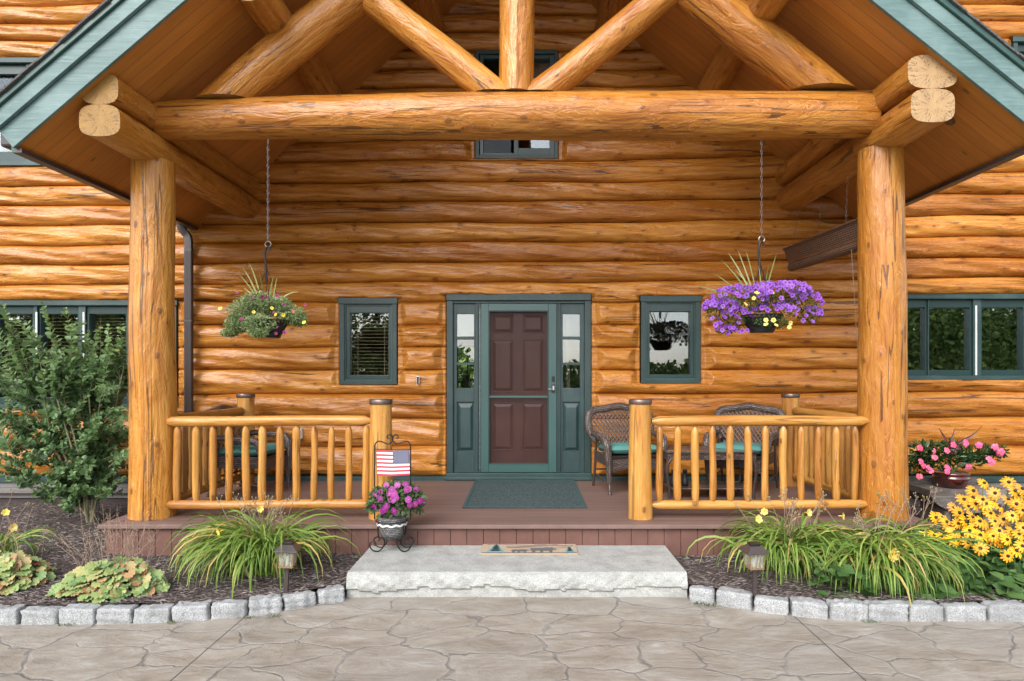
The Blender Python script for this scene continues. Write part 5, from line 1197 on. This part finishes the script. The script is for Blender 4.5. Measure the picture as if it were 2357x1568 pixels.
for a,b_ in ((889,1117),(915,1117),(933,1115),(939,1126),(958,1128),(902,1128),(896,1137),(907,1136),(864,1137),(874,1134),(868,1142),(876,1150),(898,1147),(912,1146),(905,1151),(940,1150),(966,1153),(944,1163),(955,1160),(852,1170),(860,1168),(884,1172),(890,1165),(913,1181),(906,1176),(936,1128),(900,1150),(972,1156),(881,1176)):
    dx=(a-913)/60; dz=(b_-1160)/50; dep=-.19*math.sqrt(max(.05,1-dx*dx-dz*dz)); place(me_imp,'impatiens_flower',pt,VF(a,b_,dep-.015),(dx*.6+random.gauss(0,.2),-1,-dz*.5+random.gauss(.1,.2)),random.uniform(.85,1.1))
# ---- solar path lights ----
def path_light(x,y,label,lean=0):
    rt=empty('path_light',(0,0,0),label=label,cat='path light',group='solar path lights in the beds')
    f=MB(); w0=.082
    v=[(-w0,-w0,.30),(w0,-w0,.30),(w0,w0,.30),(-w0,w0,.30),(-w0,-w0,.306),(w0,-w0,.306),(w0,w0,.306),(-w0,w0,.306),(-.038,-.038,.345),(.038,-.038,.345),(.038,.038,.345),(-.038,.038,.345)]
    f.add(v,[(0,3,2,1),(0,1,5,4),(1,2,6,5),(2,3,7,6),(3,0,4,7),(4,5,9,8),(5,6,10,9),(6,7,11,10),(7,4,8,11),(8,9,10,11)]); f.build('cap_roof',M['brown_metal'],rt,bevel=.002)
    f=MB(); f.box((-.034,-.034,.3455),(.034,.034,.362)); f.build('solar_panel',M['black'],rt,bevel=.003)
    f=MB(); 
    v=[(-.045,-.045,.195),(.045,-.045,.195),(.045,.045,.195),(-.045,.045,.195),(-.052,-.052,.299),(.052,-.052,.299),(.052,.052,.299),(-.052,.052,.299)]
    f.add(v,[(0,1,5,4),(1,2,6,5),(2,3,7,6),(3,0,4,7)])
    m=bpy.data.materials.get('frosted_lamp_glass')
    if m is None:
        m,nt,b=newmat('frosted_lamp_glass'); b.inputs['Base Color'].default_value=(.42,.42,.33,1); b.inputs['Roughness'].default_value=.12
        tr=nd(nt,'BsdfTransparent'); mx=nd(nt,'MixShader'); tc=nd(nt,'TexCoord').outputs['Object']; lk(nt,ramp(nt,noise(nt,mapping(nt,tc,(60,60,14)),1,3),[(.35,(.25,)*3),(.65,(.75,)*3)]),mx.inputs[0]); lk(nt,tr.outputs[0],mx.inputs[1]); lk(nt,b.outputs[0],mx.inputs[2]); lk(nt,mx.outputs[0],nt.nodes['Material Output'].inputs[0])
    f.build('lamp_glass',m,rt)
    f=MB(); f.box((-.05,-.05,.183),(.05,.05,.1945))
    for sx_ in (-1,1):
        for sy_ in (-1,1): tube(f,[(sx_*.047,sy_*.047,.195),(sx_*.053,sy_*.053,.30)],.004,6)
    f.build('lamp_frame',bpy.data.materials.get('copper_bronze') or simple('copper_bronze',(.28,.17,.09),.45,metal=.3),rt)
    f=MB(); lathe(f,[(.012,.196),(.014,.24),(.008,.26),(0,.26)],n=12); f.build('bulb',M['pale'],rt)
    f=MB(); f.box((-.014,-.014,-.02),(.014,.014,.183)); f.build('stake',M['brown_metal'],rt,bevel=.002)
    rt.location=(x,y,-.262); rt.rotation_euler=(R(1),R(lean),R(6)); return rt
path_light((658-1210)*4.66/1512,4.66,'solar path light with bronze cap beside the left daylily clump',3); path_light((1737-1210)*4.62/1512,4.62,'solar path light with bronze cap in front of the right daylily clumps',-1.5)
# ---- ground plants ----
def daylily(label,x,y,n,az_f,len_,spread,flowers,seeds,bias=0,grp='daylily clumps'):
    z0=-.265; rt=empty('daylily_clump',(x,y,z0),label=label,cat='daylily',group=grp)
    f=MB()
    for i in range(n):
        az=az_f(); l=random.uniform(*len_); dry=random.random(); rn=random.uniform(.05,.8) if dry>.13 else random.uniform(.85,1)
        bx_=x+random.gauss(0,spread); by_=y+random.gauss(0,spread*.7)
        strap(f,(bx_,by_,z0),az,l,random.uniform(.013,.024),random.uniform(1.0,1.5),random.uniform(2.2,3.7),rn,tw0=random.uniform(-.7,.7),twist=random.uniform(-.9,.9),K=9,floor=z0+.005 if by_>4.7 else GZ+.005)
    f.build('strap_leaves',M['lf_lily'],rt)
    f=MB(); hd=MB()
    for i in range(seeds):
        az=random.uniform(0,2*pi); h=random.uniform(.45,.62); tl_=random.uniform(.05,.3); bx_=x+random.gauss(0,spread*.8); by_=y+random.gauss(0,spread*.6)
        T_=np.array([bx_+cos(az)*tl_,by_+sin(az)*tl_*.6,z0+h]); tube(f,cr([(bx_,by_,z0),((bx_+T_[0])/2-cos(az)*.03,(by_+T_[1])/2,z0+h*.55),T_],4),.0024,5)
        for k in range(4):
            e=T_+np.array([random.uniform(-.035,.035),random.uniform(-.02,.02),random.uniform(-.03,.03)]); tube(f,[T_-np.array([0,0,.03]),e],.0014,4); lathe(hd,[(0,-.008),(.005,-.002),(.004,.006),(0,.009)],e,n=6)
    n1_=len(f.f)
    for v_,u_ in zip(hd.v,hd.uv): f.v.append(v_); f.uv.append(u_)
    f.f+=[tuple(i+f.n for i in q) for q in hd.f]; f.n+=hd.n; f.m=[0]*n1_+[1]*len(hd.f)
    f.build('flower_stalks',[M['stemdry'],simple('seed_pod',(.26,.21,.10),.8)],rt,smooth=True)
    for (px_,py_,Y_,nn) in flowers: place(me_lily,'lily_flower',rt,W(px_,py_,Y_),nn,random.uniform(.8,1.0)*(1.25 if px_==2054 else .72))
    return rt
daylily('daylily clump drooping to the left of the left path light',(606-1210)*5.12/1512,5.12,560,lambda:(random.gauss(pi*1.06,.65) if random.random()<.62 else random.uniform(-pi,pi)),(.45,.92),.085,[(598,1171,5.0,(0.9,-1,.1)),(505,1224,4.85,(-.9,-1,-.3))],22)
daylily('daylily clump behind the right path light',(1822-1210)*5.2/1512,5.2,430,lambda:random.uniform(-pi,pi),(.45,.85),.10,[(1760,1178,5.05,(-.7,-1,.2)),(1745,1195,5.0,(.2,-1,.3)),(1860,1180,5.1,(.6,-1,.2))],20)
daylily('foremost daylily clump, its leaves hanging over the right edging stones',(2020-1210)*4.92/1512,4.92,460,lambda:random.gauss(-pi/2-.1,1.15),(.45,.84),.10,[(2054,1277,4.62,(.1,-1,.1)),(1938,1188,4.9,(1.2,-1,.1)),(2125,1226,4.7,(1.2,-1,-.2)),(2085,1258,4.65,(1,-1,-.7))],15)
def back_lily():
    return daylily('daylily clump between the right porch post and the golden daisies',(2085-1210)*5.45/1512,5.45,190,lambda:random.uniform(-pi,pi),(.4,.7),.12,[],12)
back_lily()
daylily('small yellow daylily at the far left of the bed',(-5-1210)*5.35/1512,5.35,70,lambda:random.uniform(-pi,pi),(.4,.6),.05,[(30,1214,5.1,(1,-1,.2)),(12,1180,5.3,(.9,-.8,.4))],10)
# coral bells
LOB=lobed()
def heuchera(label,x,y,rx,ry,h,n,plumes):
    z0=-.265; rt=empty('coral_bells',(x,y,z0),label=label,cat='coral bells',group='coral bells mounds in the left bed')
    P=[];D=[];U_=[];S=[]
    for i in range(n):
        a=random.uniform(0,2*pi); r=math.sqrt(random.random()); px_=x+rx*r*cos(a); py_=y+ry*r*sin(a); zz_=z0+.03+h*(1-r**2.2)*random.uniform(.75,1.08)
        out=np.array([cos(a)*rx,sin(a)*ry,0]); out/=np.linalg.norm(out)+1e-6
        out=out*(.35+r)+np.array([0,-.35,0])
        P.append((px_,py_,zz_)); D.append(out+np.array([random.gauss(0,.35),random.gauss(0,.3),-.25-.35*r+random.gauss(0,.2)])); U_.append(np.array([random.gauss(0,.3),-.35+random.gauss(0,.25),1])); S.append(random.uniform(.058,.105))
    f=MB(); S=np.array(S); rn=np.clip(np.array([random.betavariate(1.3,1.6) for _ in range(n)]),0,1)
    scatter(f,LOB[0],LOB[1],np.array(P),np.array(D),np.array(U_),S,S*.95,rnd=rn); f.build('leaf_mound',M['lf_heu'],rt,smooth=True)
    f=MB(); sd=MB(); pts=[]
    for i in range(plumes):
        a=random.gauss(pi*.62,.55); bx_=x+random.gauss(0,rx*.35); by_=y+random.gauss(.05,ry*.35); L=random.uniform(.30,.55); le=random.uniform(.55,1.35)
        T_=np.array([bx_+cos(a)*cos(le)*L*1.1,by_+abs(sin(a))*cos(le)*L*.6,z0+h*.5+L*sin(le)]); B_=np.array([bx_,by_,z0+.05]); mid_=(B_+T_)/2+np.array([random.uniform(-.02,.02),0,.03]); Pm=cr([B_,mid_,T_],6); tube(f,Pm,.0011,4,cap=False)
        for k in range(11):
            q=Pm[int(len(Pm)*(.45+.05*k))-1] if int(len(Pm)*(.45+.05*k))-1<len(Pm) else Pm[-1]; e=q+np.array([random.gauss(0,.018),random.gauss(0,.012),random.uniform(.005,.025)]); tube(f,[q,e],.0008,3,cap=False); pts.append(e)
    pts=np.array(pts); scatter(f,[(-.5,0,0),(.5,0,0),(0,1,.3)],[(0,1,2)],pts,rng.normal(size=pts.shape),rng.normal(size=pts.shape),.006,.006); f.build('dry_flower_stems',M['stemdry'],rt)
heuchera('coral bells mound with peach and lime leaves at the left edge of the photo',(12-1210)*4.9/1512,4.84,.31,.27,.20,290,10)
heuchera('coral bells mound with dry flower stems, just left of the daylily clump',(256-1210)*4.66/1512,4.66,.34,.21,.19,330,55)
# black-eyed susans
ru=empty('golden_daisy_clump',(3.4,4.95,-.265),label='tall clump of golden daisies with dark centres at the right edge of the bed',cat='flowering plant')
k5=lambda Y:Y/1512
P=[];D=[];S=[];n=900
for i in range(n):
    px_=random.uniform(2110,2500); top=1190 if px_<2150 else 1150; v=random.random(); py_=1395-(1395-1230)*v**.9; Y=4.55+.5*v+random.uniform(-.05,.40)
    q=W(px_,py_,Y)
    if q[2]<-.24: q=(q[0],q[1],-.24)
    P.append(q); a=random.uniform(-pi,pi); D.append((cos(a)*.9,-.7+.6*sin(a),random.uniform(-.75,.25))); S.append(random.uniform(.12,.22)*(1 if v<.6 else .75))
f=MB(); S=np.array(S); scatter(f,LEAF[0],LEAF[1],np.array(P),np.array(D),rng.normal(size=(n,3))*.35+np.array([0,-.5,1]),S*.55,S); f.build('broad_leaves',M['lf_rud'],ru,smooth=True)
FL=[(2153,1191),(2178,1201),(2167,1235),(2150,1232),(2195,1168),(2218,1150),(2240,1145),(2238,1190),(2255,1200),(2270,1175),(2265,1112),(2322,1110),(2335,1130),(2352,1125),(2285,1155),(2300,1165),(2320,1150),(2340,1160),(2355,1175),(2280,1182),(2262,1205),(2243,1215),(2222,1200),(2205,1205),(2232,1222),(2256,1232),(2290,1200),(2310,1195),(2330,1187),(2345,1200),(2356,1215),(2300,1222),(2280,1228),(2262,1150),(2228,1165),(2208,1180),(2186,1212),(2194,1243),(2212,1240),(2228,1248),(2285,1240),(2300,1248),(2318,1242),(2328,1225),(2345,1230),(2286,1234),(2357,1245),(2353,1257),(2339,1268),(2257,1262),(2285,1237),(2320,1280),(2345,1140),(2372,1165),(2375,1195),(2385,1220),(2390,1150),(2390,1240),(2400,1190),(2410,1170),(2350,1185),(2246,1160),(2270,1160),(2196,1225),(2168,1192),(2240,1130),(2290,1135)]
stm=MB()
for i,(a,b_) in enumerate(FL):
    Y=4.78+.45*(1-(b_-1105)/180)+random.uniform(-.06,.1); a2=a; p=W(a2,b_,Y); up=random.uniform(.2,1.1)
    place(random.choice(me_rud),'golden_daisy',ru,p,(random.gauss(0,.4),-1,up),random.uniform(.88,1.12))
    tube(stm,cr([(3.3+(p[0]-3.3)*.75+random.gauss(0,.03),Y+.06,-.26),(p[0]*.97+3.3*.03,Y+.03,p[2]-.25),(p[0],p[1]+.01,p[2]-.01)],4),.0025,5,cap=False)
stm.build('stems',M['stem'],ru)
for a,b_ in ((2320,1280),): pass
# broad-leaved seedlings under the foremost daylily
n=90; hp=empty('broad_leaf_plant',(W(1960,1350,4.72)[0],4.72,-.265),label='low broad-leaved green plant under the foremost daylily leaves',cat='plant')
P=[W(random.uniform(1868,2110),random.uniform(1300,1392),random.uniform(4.58,4.85)) for _ in range(n)]; P=[(a,b_,max(c,-.25)) for a,b_,c in P]
f=MB(); D=np.array([(random.gauss(0,.8),-1,random.uniform(-.5,.4)) for _ in range(n)]); S=rng.uniform(.07,.14,n); scatter(f,LEAF[0],LEAF[1],np.array(P),D,rng.normal(size=(n,3))*.3+np.array([0,-.6,1]),S*.75,S); f.build('leaves',M['lf_rud'],hp,smooth=True)
place(me_rud[0],'golden_daisy',hp,W(2017,1385,4.5),(0,-1,.3),.75) if False else None
# shrub
sb=empty('green_shrub',((207-1210)*6.85/1512,6.85,-.26),label='large green leafy shrub in front of the left window',cat='shrub')
bx_,by_=(207-1210)*6.85/1512,6.85
stm=MB(); LP=[];LD=[];LU=[];LS=[];LR=[]
def shoot(B_,T_,nl,l0,l1,upright):
    B_=np.array(B_,float);T_=np.array(T_,float); mid_=(B_+T_)/2+np.array([random.gauss(0,.03),random.gauss(0,.03),random.uniform(-.02,.05)]); Pm=cr([B_,mid_,T_],8); tube(stm,Pm,np.linspace(.0045,.0015,len(Pm)),4,cap=False)
    T=np.gradient(Pm,axis=0); T/=np.linalg.norm(T,axis=1)[:,None]; ph=random.uniform(0,pi); flat_=random.random()
    for k in range(nl):
        u=k/nl; i=min(len(Pm)-1,int((.12+.88*u)*(len(Pm)-1)+.5)); t=T[i]; p=Pm[i]+(T_-B_)/nl*.3
        s1=np.cross(t,[0,1,0.01]); s1/=np.linalg.norm(s1)+1e-6; s2=np.cross(t,s1); an=ph+(pi/2*k if flat_<.5 else .35*math.sin(k))
        for sg in (1,-1):
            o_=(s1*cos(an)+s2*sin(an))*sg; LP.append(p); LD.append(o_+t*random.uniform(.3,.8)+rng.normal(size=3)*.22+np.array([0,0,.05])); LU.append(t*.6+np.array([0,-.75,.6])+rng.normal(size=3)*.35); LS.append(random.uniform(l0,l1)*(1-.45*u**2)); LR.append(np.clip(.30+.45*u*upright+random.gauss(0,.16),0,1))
for i in range(14):
    a=random.uniform(0,2*pi); r=random.uniform(.15,.75)
    tip=np.array([bx_-.30+r*cos(a)*1.0,by_+r*sin(a)*.55,random.uniform(.9,1.6)]); P=cr([(bx_+random.uniform(-.04,.04),by_+random.uniform(-.03,.03),-.27),(bx_-.06+random.uniform(-.06,.06)+r*.3*cos(a),by_+r*.2*sin(a),.25),tip],8); tube(stm,P,np.linspace(.017,.005,len(P)),7,cap=False)
    for k in range(21):
        u=random.uniform(.30,1); B_=P[int(u*(len(P)-1))]; az=random.uniform(0,2*pi); L=random.uniform(.22,.42); el=random.uniform(-.1,1.1) if u<.75 else random.uniform(.7,1.4)
        T_=B_+np.array([cos(az)*cos(el),sin(az)*cos(el)*.8,sin(el)])*L
        shoot(B_,T_,12,.055,.082,.4)
for px_,py_ in ((5,700),(60,740),(95,695),(148,708),(190,735),(228,750),(250,745),(278,740),(20,770),(125,770),(165,745),(205,760),(265,790),(285,780),(45,800),(75,790),(-10,790),(240,820),(110,820),(292,835),(180,800),(-35,820),(10,840),(30,730),(-30,730),(-60,770),(70,820),(140,850),(215,840),(-50,880),(30,880),(-20,930)):
    T_=np.array(W(px_,py_,6.7+random.uniform(-.15,.3))); B_=T_+np.array([(170-px_)/600+random.gauss(0,.05),random.gauss(0,.06),-random.uniform(.5,.75)]); shoot(B_,T_,18,.070,.105,1)
for px_,py_ in ((10,960),(25,1010),(40,1050),(60,1080),(30,1100),(80,1120),(120,1140),(150,1150),(250,1120),(280,1090),(285,1040),(285,980),(100,1000),(160,1030),(210,1060),(130,1090),(190,1120),(230,1030),(80,930),(150,940),(220,950),(40,900),(260,900),(110,870),(190,880),(0,900),(-20,960),(-10,1010),(70,960),(-30,1060),(60,1010),(295,930),(5,1060)):
    for q in range(3):
        T_=np.array(W(px_+random.gauss(0,14),py_+random.gauss(0,12),6.5+random.uniform(-.1,.3))); B_=np.array([bx_-.15,by_,max(.0,T_[2]-.25)])*.35+T_*.65; B_[2]=T_[2]-.12; shoot(B_,T_,12,.055,.080,.3)
stm.build('branches',simple('shrub_bark',(.24,.22,.13),.8),sb,smooth=True)
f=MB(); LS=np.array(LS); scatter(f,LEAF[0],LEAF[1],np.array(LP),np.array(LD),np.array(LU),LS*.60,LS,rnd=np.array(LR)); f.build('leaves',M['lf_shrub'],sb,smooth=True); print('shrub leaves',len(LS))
# stake beside shrub
f=MB(); tube(f,[(bx_+.13,by_-.05,-.27),(bx_+.12,by_-.05,.02)],.008,8); tube(f,cr([(bx_+.12,by_-.05,.0),(bx_+.03,by_-.08,.0),(bx_-.04,by_,.0)],5),.005,6); f.build('garden_stake',M['green'],None,label='short green garden stake at the foot of the shrub',cat='stake')
# small creeper sprig right of the left window
# ---- glazed pot on a wooden half barrel ----
bpx=(2195-1210)/227.; BY=6.66; bt=CZ+(862-1118)/227.
wb=empty('wooden_planter',(bpx,BY,-.265),label='curved weathered wood planter stand beside the right porch post',cat='planter')
M['oldwood']=paint('weathered_plank',(.075,.060,.052),rough=.8,gr=(3,40,40),wear=.7,light=(.24,.22,.20),bs=.8)
def hull(f,y,t,zt_,w_,h):
    n=20; vs=[]
    for i in range(n+1):
        a=pi*i/n; vs.append((bpx-w_*cos(a),zt_-h*math.sin(a)**.8))
    top=[(x,y_,z) for y_ in (y,y+t) for x,z in vs]; m_=n+1
    f.add(top,[tuple(range(m_))[::-1],tuple(range(m_,2*m_))]+[(i,i+1,m_+i+1,m_+i) for i in range(n)]+[(n,0,m_,2*m_-1)])
f=MB(); hull(f,BY-.24,.035,bt+.0,.38,.21); f.build('front_plank',M['oldwood'],wb,bevel=.004)
f=MB(); hull(f,BY+.20,.035,bt+.05,.40,.21); f.build('rear_plank',M['oldwood'],wb,bevel=.004)
f=MB()
for i in range(12):
    a0=pi*i/12+.02;a1=pi*(i+1)/12-.02
    v=[]
    for y_ in (BY-.265,BY+.25):
        for a in (a0,a1):
            for rr in (1,.93): v.append((bpx-.40*rr*cos(a),y_,bt+.01-.235*rr*math.sin(a)**.8))
    f.add(v,[(0,2,6,4),(1,5,7,3),(0,4,5,1),(2,3,7,6),(0,1,3,2),(4,6,7,5)])
f.build('barrel_staves',M['oldwood'],wb)
for q_ in (-.22,.16):
    f=MB(); f.box((bpx+q_,BY-.2,-.28),(bpx+q_+.06,BY+.2,bt-.15)); f.build('support_block',M['oldwood'],wb)
f=MB(); f.box((bpx-.37,BY-.20,bt-.035),(bpx+.37,BY+.20,bt-.012)); f.build('platform',M['oldwood'],wb)
gpz=bt-.01; gx=(2189-1210)/227.
gpt=empty('glazed_pot',(gx,BY,gpz),label='dark red glazed pot of pink trumpet flowers on the curved wood planter',cat='flower pot')
m,nt,b=newmat('oxblood_glaze'); tc=nd(nt,'TexCoord').outputs['Object']; lk(nt,ramp(nt,noise(nt,tc,6,3),[(.35,(.012,.006,.006)),(.65,(.10,.012,.008))]),b.inputs['Base Color']); b.inputs['Roughness'].default_value=.12; b.inputs['Coat Weight'].default_value=1
f=MB(); lathe(f,[(0,0),(.135,0),(.15,.03),(.155,.07),(.165,.085),(.168,.10),(.16,.11),(.158,.125),(.168,.135),(.168,.148),(.155,.152),(.145,.14),(0,.135)],(gx,BY,gpz),n=40); f.build('pot_body',m,gpt,smooth=True)
kg=BY/1512
def VG(px_,py_,dy=0): return ((px_-1210)*kg,BY+dy,CZ+(862-py_)*kg)
def cg(px_,py_,wt,rx,rz): q=VG(px_,py_); return (*q,wt,rx*kg,rx*kg*.8,rz*kg)
P,Nn=clumps([cg(2120,1045,1,26,26),cg(2150,1055,1,28,26),cg(2185,1055,1.2,36,24),cg(2230,1055,1.2,34,22),cg(2265,1045,1,30,18),cg(2295,1040,.5,18,14),cg(2110,1070,.6,18,16),cg(2190,1030,.5,22,16),cg(2150,1030,.5,20,14)],1300,1)
f=MB(); d=Nn*.8+rng.normal(size=P.shape)*.6+np.array([0,0,.3]); scatter(f,LEAF[0],LEAF[1],P,d,Nn+rng.normal(size=P.shape)*.4,rng.uniform(.018,.026,len(P)),rng.uniform(.045,.07,len(P)),rnd=np.clip(.4+.3*Nn[:,2]+rng.normal(size=len(P))*.22,0,1)); f.build('foliage',M['lf_mand'],gpt,smooth=True)
f=MB()
for k in range(9): a=2*pi*k/9; tube(f,cr([(gx,BY,gpz+.13),(gx+.1*cos(a),BY+.08*sin(a),gpz+.22),(gx+.30*cos(a),BY+.2*sin(a),gpz+.26)],4),.004,5)
f.build('stems',M['stem'],gpt)
for a,b_ in ((2098,1027),(2132,1035),(2130,1048),(2101,1058),(2113,1070),(2119,1077),(2107,1068),(2157,1070),(2154,1079),(2209,1072),(2172,1020),(2197,1018),(2206,1014),(2160,1033),(2236,1022),(2262,1024),(2270,1027),(2284,1040),(2281,1036),(2258,1053),(2262,1060),(2098,1092)):
    place(me_mand,'trumpet_flower',gpt,VG(a,b_,-.15+random.uniform(-.04,.04)),(random.gauss(0,.35),-1,random.gauss(.2,.3)),random.uniform(.8,1.05))
f=MB(); z1_=VG(2190,1045)
for P_,w_ in (([(2186,1050),(2200,1020),(2230,1002),(2253,980)],.028),([(2186,1050),(2172,1015),(2160,995),(2155,985)],.018),([(2188,1050),(2182,1020),(2186,1000),(2192,983)],.02),([(2186,1052),(2190,1040),(2200,1030),(2203,1045)],.045)):
    Pc=cr([VG(a,b_,-.05) for a,b_ in P_],5); n_=len(Pc); vs=[];
    for i,q in enumerate(Pc):
        u=i/(n_-1); ww=w_*math.sin(min(.98,.12+u)*pi)**.7+.002; t=Pc[min(i+1,n_-1)]-Pc[max(i-1,0)]; sd=np.cross(t,[0,1,0]); sd/=np.linalg.norm(sd)+1e-6; vs+=[q-sd*ww/2,q+np.array([0,.006,0]),q+sd*ww/2]
    f.add(vs,[(i*3+a,i*3+a+1,i*3+a+4,i*3+a+3) for i in range(n_-1) for a in (0,1)])
thick(f.build('purple_leaves',simple('purple_leaf',(.10,.03,.035),.45,nscale=20,namp=.4),gpt),.001)
# weeds in the joints
wd=MB(); P=[];D=[]
for px_,py_,k in ((2855-0,0,0),):
    pass
for px_,py_,Y in ((395,1434,0),(570,1424,0),(628,1420,0),(150,1440,0),(1610,1392,0),(1640,1396,0),(2005,1434,0)):
    gx_,gy_=gp(px_,py_)
    for q in range(22): P.append((gx_+random.gauss(0,.03),gy_-.0+random.gauss(0,.012),GZ+.003)); a=random.uniform(0,2*pi); D.append((cos(a),sin(a),random.uniform(.2,1.2)))
f=MB(); scatter(f,NARROW[0],NARROW[1],np.array(P),np.array(D),(0,.1,1),.008,rng.uniform(.015,.035,len(P))); f.build('joint_weeds',M['lf_pet'],None,label='tiny green weeds growing along the foot of the edging stones',cat='weeds',kind='stuff')
for px_,py_,Y in ((68,0,0),): pass
